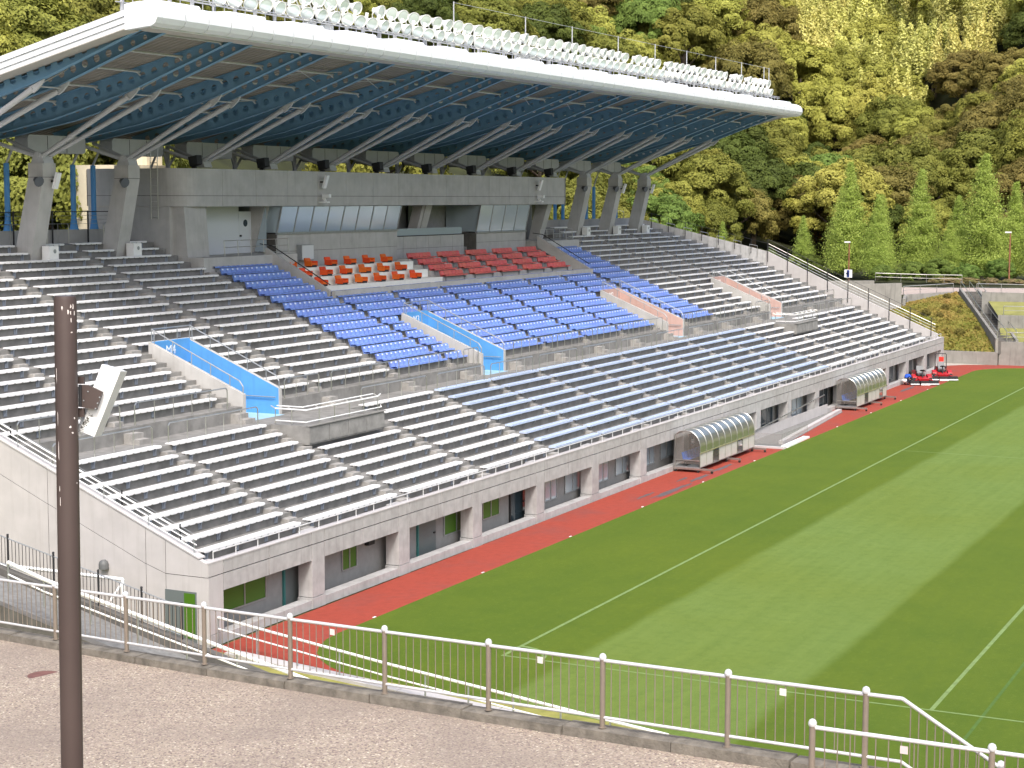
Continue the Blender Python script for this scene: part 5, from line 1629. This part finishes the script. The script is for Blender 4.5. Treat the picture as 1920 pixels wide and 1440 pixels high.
# ------------------------------------------------------------------ far terraces beyond the right end
def wall(name, pts, label, m=CONC_D, th=0.3):
    """pts: [(x, y, z0, z1)] along the wall"""
    mb = MB()
    for (xa, ya, a0, a1), (xb, yb, b0, b1) in zip(pts[:-1], pts[1:]):
        d = V((xb - xa, yb - ya, 0)).normalized()
        n_ = V((-d.y, d.x, 0)) * th
        mb.hexa([(xa, ya, a0), (xb, yb, b0), (xb + n_.x, yb + n_.y, b0), (xa + n_.x, ya + n_.y, a0), (xa, ya, a1), (xb, yb, b1), (xb + n_.x, yb + n_.y, b1), (xa + n_.x, ya + n_.y, a1)])
    return add(name, mb, m, label=label, cat='wall')
WALLC = mat('far_concrete', rgb(140, 138, 132), 0.9, var=0.12, vscale=1.5, damt=0.35, dscale=0.5, streak=0.6, dark=rgb(92, 90, 86))
wall('retaining_wall', [(110.0, 5.6, -0.1, 1.14), (110.0, 10.6, -0.1, 1.12), (110.0, 30, -0.1, 1.12)], 'low grey concrete wall at the foot of the grassy mound', WALLC)
wall('retaining_wall', [(110.4, -60, -0.1, 2.3), (110.4, 5.55, -0.1, 2.08)], 'stained concrete wall at the end of the track, right edge', WALLC)
wall('retaining_wall', [(114.0, -60, 1.8, 4.35), (114.0, 6.4, 1.8, 4.2)], 'second concrete terrace wall at the right edge', WALLC)
wall('retaining_wall', [(119.0, -60, 3.8, 6.0), (119.0, 8.9, 3.8, 6.0)], 'third concrete terrace wall below the promenade, right edge', WALLC)
wall('retaining_wall', [(118.0, 16.4, 1.0, 6.72), (114, 23, 1.0, 6.55), (110.5, 30.0, 1.0, 6.4)], 'tall pale concrete wall behind the far end of the stand', WALLC)
wall('retaining_wall', [(125.5, 13.2, 1.0, 5.62), (121.9, 17.0, 1.0, 5.4), (118.3, 16.3, 1.0, 5.2)], 'curved concrete wall below the promenade path', WALLC)
wall('retaining_wall', [(130, 22.1, 3.0, 6.35), (129, 31, 3.0, 6.1), (126, 42, 3.0, 6.0)], 'upper concrete wall in front of the lamp post', WALLC)
# lawns and mound
def sheet3(name, pts, m, **k):
    mb = MB(); mb.face(*pts)
    return add(name, mb, m, **k)
LAWN = mat('dry_lawn', rgb(126, 126, 72), 0.9, var=0.15, vscale=1.5, damt=0.3, dark=rgb(146, 140, 74))
sheet3('lawn', [(110.7, -60, 2.1), (114, -60, 3.1), (114, 6.3, 3.15), (110.7, 5.5, 2.0)], LAWN, kind='structure')
sheet3('lawn', [(114.3, -60, 4.2), (119, -60, 5.2), (119, 8.4, 5.22), (114.3, 6.5, 4.1)], LAWN, kind='structure')
mg = MB()
nu, nv = 26, 20
gr = random.Random(4)
for i in range(nu + 1):
    for j in range(nv + 1):
        u, v = i / nu, j / nv
        xa, ya, xb, yb = 110.25, 5.7 + (18.5 - 5.7) * v, 125.6 - 7.4 * v ** 1.0, 12.8 + 4.0 * v
        x, y = xa + (xb - xa) * u, ya + (yb - ya) * u
        z = 1.12 + (5.45 - 1.12 - 1.0 * v) * (u ** 0.85) + 0.5 * math.sin(u * math.pi) * math.sin(v * math.pi) + gr.uniform(-0.05, 0.05)
        mg.v.append((x, y, z))
for i in range(nu):
    for j in range(nv):
        a = i * (nv + 1) + j
        mg.f.append((a, a + nv + 1, a + nv + 2, a + 1))
add('mound', mg, MOUND, kind='structure', smooth=True)
# far end apron and promenade
sheet3('apron', [(104.5, 9.7, 0.003), (104.5, 22, 0.003), (110, 22, 0.003), (110, 5.9, 0.003), (108.8, 8.2, 0.003), (107.2, 9.5, 0.003)], mat('apron_paving', rgb(168, 160, 150), 0.9, var=0.08), kind='structure')
PROM = mat('promenade_paving', rgb(166, 152, 144), 0.9, var=0.08)
sheet3('promenade', [(119.3, -60, 5.75), (127, -60, 5.75), (132, 8, 5.8), (131, 16, 5.7), (129.5, 22.2, 5.7), (121.9, 17.3, 5.38), (125.8, 12.9, 5.6), (126, 10, 5.68), (119.3, 8.8, 5.7)], PROM, kind='structure')
# stairs
stt = thing('stairway', (118, 9, 2), 'grey concrete stairs with steel handrails beside the grassy mound', 'stairs')
s0, s1 = V((110.3, 4.9, 2.0)), V((126.0, 11.6, 5.65))
dirv = (s1 - s0); dirv.z = 0; dirv.normalize()
nrm = V((-dirv.y, dirv.x, 0))
NS = 22
for i in range(NS):
    a = s0.lerp(s1, i / NS); b = s0.lerp(s1, (i + 1) / NS)
    z = b.z
    P = [a - nrm * 0.75, b - nrm * 0.75, b + nrm * 0.75, a + nrm * 0.75]
    mb = MB().hexa([(p.x, p.y, z - 1.2) for p in P] + [(p.x, p.y, z) for p in P])
    add('step', mb, CONC_D, parent=stt)
for s, h in ((1, 0.35), (-1, 0.25)):
    P = [s0 + nrm * s * 0.76, s1 + nrm * s * 0.76, s1 + nrm * s * 1.0, s0 + nrm * s * 1.0]
    mb = MB().hexa([(p.x, p.y, p.z - 1.9) for p in P] + [(p.x, p.y, p.z + h) for p in P])
    add('side_wall', mb, WALLC, parent=stt)
for s in (1, 0, -1):
    o_ = nrm * s * 0.85
    a, b = s0 + o_, s1 + o_
    add('handrail', MB().path([a + V((0, 0, 0.95)), a.lerp(b, 0.48) + V((0, 0, 0.95)), a.lerp(b, 0.55) + V((0, 0, 0.95)), b + V((0, 0, 1.0))], 0.035, 6), STEEL_B, parent=stt, smooth=True)
    for q in range(6):
        p = a.lerp(b, q / 5)
        add('post', MB().tube(p, p + V((0, 0, 0.95)), 0.025, n=5), STEEL_B, parent=stt)
def simple_rail(pts, label, h=0.8, step=2.2):
    return rail_set('handrail', [V(p) + V((0, 0, h)) for p in pts], label, post_h=h, step=step, r=(0.035, 0.02), m=STEEL_B, pm=STEEL_B)
simple_rail([(110.6, 5.0, 2.08), (110.6, -20, 2.2)], 'steel handrail on the lowest terrace wall, right edge')
simple_rail([(114.2, 6.0, 4.2), (114.2, -20, 4.3)], 'steel handrail on the middle terrace wall, right edge')
simple_rail([(119.2, 9.5, 5.95), (119.2, -20, 6.0)], 'steel handrail on the highest terrace wall, right edge')
simple_rail([(118.2, 16.2, 5.35), (121.9, 17.1, 5.4), (125.7, 13.1, 5.62)], 'steel handrail above the curved wall by the path')
simple_rail([(130, 22, 6.3), (131, 17, 6.2), (131.5, 13.5, 6.2)], 'steel handrail at the back of the promenade')
# lamp posts and sign
RUST = mat('lamp_post_brown', rgb(134, 92, 64), 0.6)
for q, (x, y, z0, z1) in enumerate([(135, 26.2, 5.8, 10.1), (135, 9.5, 6.2, 11.3)]):
    t = thing('street_lamp', (x, y, z0), 'brown lamp post with a small white head, %s of two' % ('left' if q == 0 else 'right'), 'street lamp', 'promenade lamp posts')
    add('post', MB().lathe([(0.11, 0), (0.09, 0.3), (0.07, z1 - z0)], 10, (x, y, z0)), RUST, parent=t, smooth=True)
    add('head', MB().prismz([(x - 0.12, y - 0.1), (x + 0.12, y - 0.1), (x + 0.12, y + 0.55), (x - 0.12, y + 0.5)], z1 - 0.06, z1 + 0.08), PAINT, parent=t)
t = thing('sign_board', (134.8, 26.2, 6.2), 'small white sign with a dark blue mark on the left lamp post', 'sign')
add('board', MB().box(134.83, 134.87, 25.78, 26.62, 6.35, 7.2), PAINT, parent=t)
add('mark', MB().box(134.815, 134.828, 26.08, 26.36, 6.4, 7.15), mat('sign_blue', rgb(40, 56, 120), 0.6), parent=t)
add('mark', MB().prism([(134.815, 26.2, 6.55), (134.815, 26.47, 6.78), (134.815, 26.2, 7.0)], (0.012, 0, 0)), mat('sign_blue2', rgb(40, 56, 120), 0.6), parent=t)
# parked vehicle roof and buildings seen through the gap under the roof
for q, (x0, x1, y0, y1, z1) in enumerate([(96, 104, 70, 78, 21.5), (118, 128, 92, 100, 25)]):
    t = thing('white_building', ((x0 + x1) / 2, (y0 + y1) / 2, 8), 'plain white building glimpsed under the roof, %s of two' % ('nearer' if q == 0 else 'farther'), 'building')
    add('wall', MB().box(x0, x1, y0, y1, 6, z1), mat('bldg_white_%d' % q, rgb(226, 226, 220), 0.8), parent=t)
    add('roof', MB().box(x0 - 0.3, x1 + 0.3, y0 - 0.3, y1 + 0.3, z1 + 0.01, z1 + 0.35), GALV, parent=t)
    for j in range(3):
        add('window', MB().box(x0 + 1 + 2.3 * j, x0 + 2.2 + 2.3 * j, y0 - 0.03, y0 - 0.003, z1 - 2.6, z1 - 1.4), GLASS_D, parent=t)

# ------------------------------------------------------------------ wooded hills
VX, VY, VA = 150.0, 30.0, 0.262
ca, sa = math.cos(VA), math.sin(VA)
def hill(x, y):
    dx, dy = x - VX, y - VY
    s = dx * ca + dy * sa
    t = -dx * sa + dy * ca
    floor = 5.8 + max(0, s) * 0.05
    t0 = 42 + (8 - 42) * min(1, max(0, (s + 90) / 120.0))
    left = max(0.0, t - t0) * 0.62
    left = left if left < 40 else 40 + (left - 40) * 0.4
    right = max(0.0, -t - (8 + max(0, -s) * 1.5)) * 0.34 * min(1, max(0, (s + 6) / 60.0)) + max(0, s - 15) * 0.10 * min(1, max(0, (-t - 4) / 20))
    head = max(0, s - 95) * 0.34 * min(1, max(0, (40 - abs(t)) / 40 + 0.6))
    wob = 1.5 * math.sin(x * 0.07 + 1) * math.cos(y * 0.06) + 0.8 * math.sin(x * 0.17 + y * 0.13)
    k = min(1, max(0, (left + right + head) / 6.0))
    return floor + left + right + head + wob * k
mb = MB()
GX = [(-60 + 8 * i) for i in range(70)]
GY = [(-140 + 8 * j) for j in range(62)]
idx = {}
for i, x in enumerate(GX):
    for j, y in enumerate(GY):
        idx[i, j] = len(mb.v)
        inside = (x < 131 and y < 37.5) or (x < 130 and y < 12)
        mb.v.append((x, y, -1.5 if inside else hill(x, y) - 0.15))
for i in range(len(GX) - 1):
    for j in range(len(GY) - 1):
        if GX[i + 1] < 131 and GY[j + 1] < 37.5: continue
        mb.f.append((idx[i, j], idx[i + 1, j], idx[i + 1, j + 1], idx[i, j + 1]))
add('hillside', mb, FOREST, kind='structure', smooth=True)

def leaf_mesh(name, C, Nn, S, tint, m, asp=0.6, seed=0):
    """C centres, Nn normals, S sizes -> bent leaf-clump quads with a per-face tint"""
    r = np.random.default_rng(seed)
    n = len(C)
    Nn = Nn / (np.linalg.norm(Nn, axis=1, keepdims=True) + 1e-9)
    R = r.normal(size=(n, 3))
    T = np.cross(Nn, R); T /= np.linalg.norm(T, axis=1, keepdims=True) + 1e-9
    B = np.cross(Nn, T)
    s = S[:, None]
    a = C - T * s * 0.5 - B * s * asp * 0.5
    b = C + T * s * 0.5 - B * s * asp * 0.35
    c = C + T * s * 0.45 + B * s * asp * 0.5 - Nn * s * 0.18
    d = C - T * s * 0.4 + B * s * asp * 0.45 - Nn * s * 0.10
    vv = np.stack([a, b, c, d], 1).reshape(-1, 3)
    me = bpy.data.meshes.new(name)
    me.vertices.add(4 * n)
    me.vertices.foreach_set('co', vv.ravel())
    me.loops.add(4 * n)
    me.loops.foreach_set('vertex_index', np.arange(4 * n, dtype=np.int32))
    me.polygons.add(n)
    me.polygons.foreach_set('loop_start', np.arange(0, 4 * n, 4, dtype=np.int32))
    at_ = me.attributes.new('tint', 'FLOAT', 'FACE')
    at_.data.foreach_set('value', tint.astype(np.float32))
    me.materials.append(m)
    me.update()
    me.validate()
    return me
def puffy(seed, nlobe, nsub, per, flat=0.75, size=0.030):
    """unit broadleaf crown (radius 1): big rounded lobes, each covered with smaller leaf clumps"""
    r = np.random.default_rng(seed)
    C, Nn, S, T = [], [], [], []
    for i in range(nlobe):
        ga = 2.39996 * i + r.normal() * 0.25
        hz = 1 - 1.25 * (i + 0.5) / nlobe
        rh = math.sqrt(max(0.0, 1 - hz * hz))
        d = np.array([math.cos(ga) * rh, math.sin(ga) * rh, hz])
        lc = d * (0.52 + 0.14 * r.random()) * np.array([1, 1, flat])
        lr_ = 0.34 + 0.12 * r.random()
        lt = r.random()
        for k in range(nsub):
            e = r.normal(size=3); e /= np.linalg.norm(e)
            e = e + d * 0.75 + np.array([0, 0, 0.25]); e /= np.linalg.norm(e)
            c = lc + e * lr_ * (0.75 + 0.3 * r.random())
            rc = 0.10 + 0.09 * r.random()
            q = r.normal(size=(per, 3)); q /= np.linalg.norm(q, axis=1, keepdims=True)
            q[:, 2] = np.where(q[:, 2] < -0.5, -q[:, 2], q[:, 2])
            sh = rc * (0.70 + 0.38 * r.random((per, 1)) ** 0.6)
            C.append(c + q * sh * np.array([1, 1, 0.85]))
            Nn.append(q * 0.75 + e * 0.7 + r.normal(size=(per, 3)) * 0.30 + np.array([0, 0, 0.1]))
            S.append(size * (0.6 + 0.9 * r.random(per)))
            T.append(np.clip(0.25 * lt + 0.30 * r.random() + 0.45 * r.random(per), 0, 1))
    return np.concatenate(C), np.concatenate(Nn), np.concatenate(S), np.concatenate(T)
def conic(seed, n, ry=0.27, size=0.0085):
    """unit-height lacy conifer: thin upswept boughs with fine sprays, pointed top"""
    r = np.random.default_rng(seed)
    C, Nn, S, T = [], [], [], []
    nb = 330
    for i in range(nb):
        h = 0.04 + 0.95 * (i + r.random()) / nb
        prof_ = (1 - h) ** 0.95 * (0.6 + 0.4 * min(1, h / 0.12))
        L = ry * prof_ * (0.55 + 0.6 * r.random()) + 0.008
        az = r.random() * 2 * math.pi
        per = int(n / nb * (0.25 + 1.6 * prof_)) + 5
        u = r.random(per) ** 0.75
        rad = L * u
        sp = (0.010 + 0.030 * prof_) * (0.35 + u)
        x = np.cos(az) * rad + r.normal(size=per) * sp
        y = np.sin(az) * rad + r.normal(size=per) * sp
        z = h + rad * 0.35 + r.normal(size=per) * sp * 0.55
        C.append(np.stack([x, y, z], 1))
        Nn.append(np.stack([np.cos(az) + r.normal(size=per) * 0.9, np.sin(az) + r.normal(size=per) * 0.9, 0.6 + r.normal(size=per) * 0.7], 1))
        S.append(size * (0.5 + r.random(per)))
        T.append(np.clip(0.3 * r.random() + 0.7 * r.random(per), 0, 1))
    return np.concatenate(C), np.concatenate(Nn), np.concatenate(S), np.concatenate(T)
def plume(seed, n):
    """unit bamboo clump: several drooping feathery culms"""
    r = np.random.default_rng(seed)
    C, Nn, S, T = [], [], [], []
    for i in range(30):
        bx_, by_ = r.normal(size=2) * 0.42
        lean = r.normal(size=2) * 0.16
        H = 0.75 + 0.75 * r.random()
        per = n // 30
        h = r.random(per) ** 0.7
        w = 0.17 * np.sin(np.pi * np.clip(h * 0.9 + 0.08, 0, 1)) + 0.02
        a = r.random(per) * 2 * math.pi
        rad = w * r.random(per) ** 0.6
        x = bx_ + lean[0] * h ** 2 + np.cos(a) * rad
        y = by_ + lean[1] * h ** 2 + np.sin(a) * rad
        z = -0.5 + H * h - 0.3 * rad
        C.append(np.stack([x, y, z], 1))
        Nn.append(np.stack([np.cos(a), np.sin(a), 0.6 + 0 * a], 1) + r.normal(size=(per, 3)) * 0.7)
        S.append(0.045 * (0.5 + r.random(per)))
        T.append(np.clip(0.4 * r.random() + 0.6 * r.random(per), 0, 1))
    return np.concatenate(C), np.concatenate(Nn), np.concatenate(S), np.concatenate(T)
def leafmat(name, a, b, tr=0.18, ov=0.11):
    return mat(name, a, 0.7, spec=0.25, tint=1.0, tcol=b, objvar=ov, transl=tr, pos=False)
LM = {
    'olive': leafmat('leaf_olive', rgb(92, 98, 36), rgb(142, 142, 64)),
    'brown': leafmat('leaf_brown', rgb(96, 92, 42), rgb(140, 128, 66)),
    'dark': leafmat('leaf_dark', rgb(64, 76, 28), rgb(96, 108, 44)),
    'green': leafmat('leaf_green', rgb(84, 106, 42), rgb(126, 148, 70)),
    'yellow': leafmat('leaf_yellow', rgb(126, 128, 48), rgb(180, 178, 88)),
    'bamboo': leafmat('leaf_bamboo_sunlit', rgb(168, 170, 86), rgb(224, 218, 136)),  # sun patch on the far slope is put into this pale leaf colour
    'rust': leafmat('leaf_rust', rgb(134, 108, 46), rgb(170, 134, 66)),
    'meta': leafmat('leaf_conifer', rgb(132, 152, 60), rgb(184, 200, 106), 0.35, 0.05),
    'azalea': leafmat('leaf_azalea', rgb(96, 118, 46), rgb(172, 142, 116)),
}
PUF = [puffy(100 + i, 15 + i, 9, 330, 0.78 + 0.05 * (i % 3)) for i in range(5)]
CROWN = {}
def crown(kind, i):
    key = (kind if kind in ('bamboo', 'meta') else 'puffy', i)
    if key not in CROWN:
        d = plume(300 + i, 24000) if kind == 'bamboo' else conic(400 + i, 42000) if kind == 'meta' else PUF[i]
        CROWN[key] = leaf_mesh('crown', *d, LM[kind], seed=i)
    return CROWN[key]
def paint(o, kind):
    o.material_slots[0].link = 'OBJECT'
    o.material_slots[0].material = LM[kind]
    return o
BARK = mat('bark', rgb(88, 78, 66), 0.9, var=0.2)
TR = MB()
TR.tube((0, 0, -1.6), (0.02, 0.02, -0.6), 0.085, 0.06, 8).tube((0.02, 0.02, -0.6), (0.05, -0.03, 0.25), 0.06, 0.02, 8)
for q in range(7):
    a = 2.4 * q
    h = -0.75 + 0.13 * q
    TR.tube((0.02, 0.02, h), (0.55 * math.cos(a), 0.55 * math.sin(a), h + 0.45), 0.03, 0.008, 6)
TRUNK = TR.mesh('trunk', BARK, smooth=True)
TC = MB().tube((0, 0, -0.01), (0, 0, 0.97), 0.016, 0.003, 8)
for q in range(34):
    a = 2.4 * q
    h = 0.08 + 0.025 * q
    L = 0.17 * (1 - h) ** 0.8
    TC.tube((0, 0, h), (L * math.cos(a), L * math.sin(a), h + L * 0.35), 0.0035, 0.001, 4)
TRUNK_C = TC.mesh('trunk', mat('bark_grey', rgb(128, 120, 104), 0.9), smooth=True)
TRUNK_B = MB().tube((0, 0, -0.9), (0.05, 0.02, 0.4), 0.03, 0.012, 6).tube((0.15, 0.1, -0.9), (0.3, 0.15, 0.3), 0.03, 0.01, 6).tube((-0.2, 0.05, -0.9), (-0.3, 0.0, 0.3), 0.03, 0.01, 6).mesh('trunk', BARK)
LAB = {
    'olive': ('olive green broadleaf tree with rounded crown on the wooded hillside', 'olive trees on the hillside'),
    'brown': ('brownish broadleaf tree with rounded crown on the wooded hillside', 'brownish trees on the hillside'),
    'dark': ('dark green broadleaf tree with rounded crown on the wooded hillside', 'dark trees on the hillside'),
    'green': ('fresh green broadleaf tree among the olive trees of the hillside', 'fresh green trees on the hillside'),
    'yellow': ('yellow green broadleaf tree with new leaves on the wooded hillside', 'yellow green trees on the hillside'),
    'bamboo': ('pale yellow feathery bamboo clump high on the far sunlit slope', 'bamboo on the far slope'),
    'rust': ('rusty orange leaved tree standing out on the wooded hillside', 'rusty trees on the hillside'),
}
def tree(kind, x, y, z, R_, rz, i, sq=1.0, label=None, group=None):
    lab, grp = LAB[kind]
    t = thing('tree' if kind != 'bamboo' else 'bamboo', (x, y, z), label or lab, 'tree' if kind != 'bamboo' else 'bamboo', group or grp)
    c = paint(inst('crown', crown(kind, i), (x, y, z + R_ * 1.05), t, rot=(0, 0, rz), scale=(R_, R_, R_ * sq)), kind)
    inst('trunk', TRUNK_B if kind == 'bamboo' else TRUNK, (x, y, z + R_ * 1.05), t, rot=(0, 0, rz), scale=(R_, R_, R_))
tr = random.Random(21)
def hidden(px, py, R_px):
    """behind the stand or the roof as a whole"""
    if px < 255 and py + R_px < 125 - px * 0.37: return False
    if px < 300 and py > 140 - px * 0.35: return not (px < 330 and 300 < py < 460)
    roof_top = 5 + (px - 300) * 0.140 - 75
    if 300 <= px < 1490:
        if py - R_px * 0.2 < roof_top + 75: return False
        if px > 1050 and py > 300 - (px - 1180) * 0.45 and py < 480: return False
        if 440 < px < 1050 and 285 < py < 325: return False
        return True
    return False
# planting: kinds follow the camera view; paler leaf colours stand for the sunlit slope
placed = []
def scatter(x0, x1, y0, y1, step, rmin, rmax, cond):
    cand = []
    y = y0
    while y < y1:
        x = x0
        while x < x1:
            cand.append((x + tr.uniform(-0.4, 0.4) * step, y + tr.uniform(-0.4, 0.4) * step))
            x += step
        y += step
    for (x, y) in cand:
        if (x < 133 and y < 43) or (x < 163 and y < 44): continue
        if not cond(x, y): continue
        z = hill(x, y)
        R_ = tr.uniform(rmin, rmax)
        px, py, dd = project((x, y, z + R_ * 1.1))
        if dd < 20: continue
        rp = R_ * FPX / dd
        if px < -rp or px > 1920 + rp or py < -rp * 1.1 or py > 560: continue
        if hidden(px, py, rp): continue
        u = tr.random()
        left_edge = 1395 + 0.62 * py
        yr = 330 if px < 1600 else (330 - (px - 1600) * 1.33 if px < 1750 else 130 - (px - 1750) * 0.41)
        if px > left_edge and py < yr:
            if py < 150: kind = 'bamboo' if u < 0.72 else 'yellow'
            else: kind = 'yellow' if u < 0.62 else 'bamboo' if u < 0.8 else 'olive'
        elif px <= left_edge:
            kind = 'dark' if u < 0.30 else 'olive' if u < 0.74 else 'yellow' if u < 0.86 else 'green' if u < 0.91 else 'brown' if u < 0.995 else 'rust'
            if x < 110: kind = 'olive' if u < 0.62 else 'yellow' if u < 0.80 else 'dark'
            elif dist_(x, y) < 200: kind = 'dark' if u < 0.42 else 'olive' if u < 0.86 else 'green' if u < 0.93 else 'brown'
        else:
            kind = 'brown' if u < 0.34 else 'olive' if u < 0.76 else 'dark' if u < 0.86 else 'yellow' if u < 0.99 else 'rust'
        if kind == 'rust': R_ *= 0.6
        placed.append((px, kind, x, y, z - 0.3, R_))
dist_ = lambda x, y: math.hypot(x - CAM[0], y - CAM[1])
scatter(-20, 230, 38, 200, 7.4, 4.0, 6.6, lambda x, y: dist_(x, y) < 230)
scatter(100, 330, -60, 230, 7.8, 4.4, 7.0, lambda x, y: 230 <= dist_(x, y) < 320)
scatter(130, 230, -20, 38, 7.4, 3.8, 6.2, lambda x, y: dist_(x, y) < 230)
scatter(180, 470, -60, 330, 9.4, 6.0, 8.6, lambda x, y: 320 <= dist_(x, y) < 480)
placed.sort()
tot = {}
for p_ in placed: tot[p_[1]] = tot.get(p_[1], 0) + 1
seen = {}
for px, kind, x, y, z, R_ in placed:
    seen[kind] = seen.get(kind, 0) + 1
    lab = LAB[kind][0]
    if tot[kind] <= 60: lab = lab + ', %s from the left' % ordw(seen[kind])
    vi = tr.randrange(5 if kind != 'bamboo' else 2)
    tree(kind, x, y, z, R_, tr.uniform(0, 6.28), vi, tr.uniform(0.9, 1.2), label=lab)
print('hill trees', len(placed), tot)
# conifers behind the promenade
CON = [(145, 34.3, 7.2), (146, 29.3, 13.2), (144, 25.5, 9.6), (148, 21.7, 12.4), (146, 14.4, 14.0), (147, 8.6, 9.0), (152, 31.8, 10.5), (151, 18.2, 9.5), (141, 42.5, 6.5), (150, 26.6, 9.6), (143, 17.4, 6.8), (149, 11.6, 11.0)]
NMC = ['leftmost', 'tall second', 'third', 'tall fourth', 'tallest at the right', 'rightmost', 'rear left', 'rear middle', 'small one by the stand corner', 'rear centre', 'short one in front', 'rear right']
for q, (x, y, h) in enumerate(CON):
    t = thing('conifer', (x, y, 5.6), 'light green feathery conifer behind the promenade, %s' % NMC[q], 'tree', 'light green conifers')
    w = 1.05 if q in (4, 10) else 0.92
    inst('crown', crown('meta', q % 2), (x, y, 5.6), t, rot=(0, 0, q * 1.3), scale=(h * w, h * w, h))
    inst('trunk', TRUNK_C, (x, y, 5.6), t, rot=(0, 0, q * 1.3), scale=(h, h, h))
# bright shrubs, azalea hedge, weeds on the mound
for q, (x, y, z, R_, k) in enumerate([(139, 20.3, 5.6, 1.7, 'green'), (140, 17.6, 5.6, 1.9, 'meta2'), (139, 14.6, 5.6, 1.6, 'green'), (138.5, 23.4, 5.6, 1.5, 'green'), (141, 11.5, 5.8, 1.8, 'green'), (142, 33, 5.6, 2.0, 'dark'), (141, 37.5, 5.6, 2.4, 'dark')]):
    kk = 'green' if k == 'meta2' else k
    t = thing('shrub', (x, y, z), '%s rounded shrub behind the promenade rail, %s in depth order' % ('bright green' if kk == 'green' else 'dark green', ordw(q + 1)), 'shrub', 'shrubs behind the promenade')
    paint(inst('foliage', crown(kk, q % 4), (x, y, z + R_ * 0.6), t, rot=(0, 0, q), scale=(R_, R_, R_ * 0.9)), kk)
for q in range(13):
    y = 15.5 - q * 2.3
    x = 133.2 + 0.02 * q
    t = thing('hedge', (x, y, 5.9), 'low clipped azalea hedge along the promenade, %s section from the left' % ordw(q + 1), 'hedge', 'azalea hedge sections')
    paint(inst('foliage', crown('azalea', q % 4), (x, y, 6.25), t, rot=(0, 0, q * 0.9), scale=(0.9, 1.8, 0.5)), 'azalea')
wr = random.Random(8)
for q in range(12):
    u, v = wr.uniform(0.1, 0.9), wr.uniform(0.05, 0.75)
    xa, ya, xb, yb = 110.25, 5.7 + 12.8 * v, 125.6 - 7.4 * v, 12.8 + 4.0 * v
    x, y = xa + (xb - xa) * u, ya + (yb - ya) * u
    z = 1.12 + (4.33 - v) * (u ** 0.85) + 0.5 * math.sin(u * math.pi) * math.sin(v * math.pi)
    s_ = wr.uniform(0.25, 0.5)
    t = thing('weed_clump', (x, y, z), 'small brown weed clump on the grassy mound', 'plant', 'weeds on the mound')
    paint(inst('foliage', crown('brown', q % 4), (x, y, z + s_ * 0.5), t, scale=(s_, s_, s_)), 'brown')

# rough grass on the mound: too many blades to count
C_, N_, S_, T_ = [], [], [], []
gr2 = np.random.default_rng(5)
n_ = 16000
u, v = gr2.random(n_), gr2.random(n_)
xa, ya = 110.25, 5.7 + 12.8 * v
xb, yb = 125.6 - 7.4 * v, 12.8 + 4.0 * v
x, y = xa + (xb - xa) * u, ya + (yb - ya) * u
z = 1.12 + (4.33 - v) * (u ** 0.85) + 0.5 * np.sin(u * math.pi) * np.sin(v * math.pi)
h = 0.10 + 0.16 * gr2.random(n_)
pat = 0.5 + 0.5 * np.sin(x * 0.9 + 1.5 * np.sin(y * 0.8)) * np.cos(y * 0.7 + 0.6 * x)
tint = np.clip(0.55 * pat * (0.35 + 0.9 * u) + 0.45 * gr2.random(n_), 0, 1)
C_ = np.stack([x, y, z + h * 0.35], 1)
N_ = np.stack([gr2.normal(size=n_) - 0.8, gr2.normal(size=n_), 0.5 + 0 * u], 1)
me = leaf_mesh('mound_grass', C_, N_, h * 1.6, tint, leafmat('mound_blades', rgb(112, 122, 48), rgb(158, 130, 74), 0.2, 0.0), seed=3)
o = bpy.data.objects.new('mound_grass', me)
col.objects.link(o)
props(o, 'rough green and rusty grass covering the mound beside the stairs', 'grass', None, 'stuff')
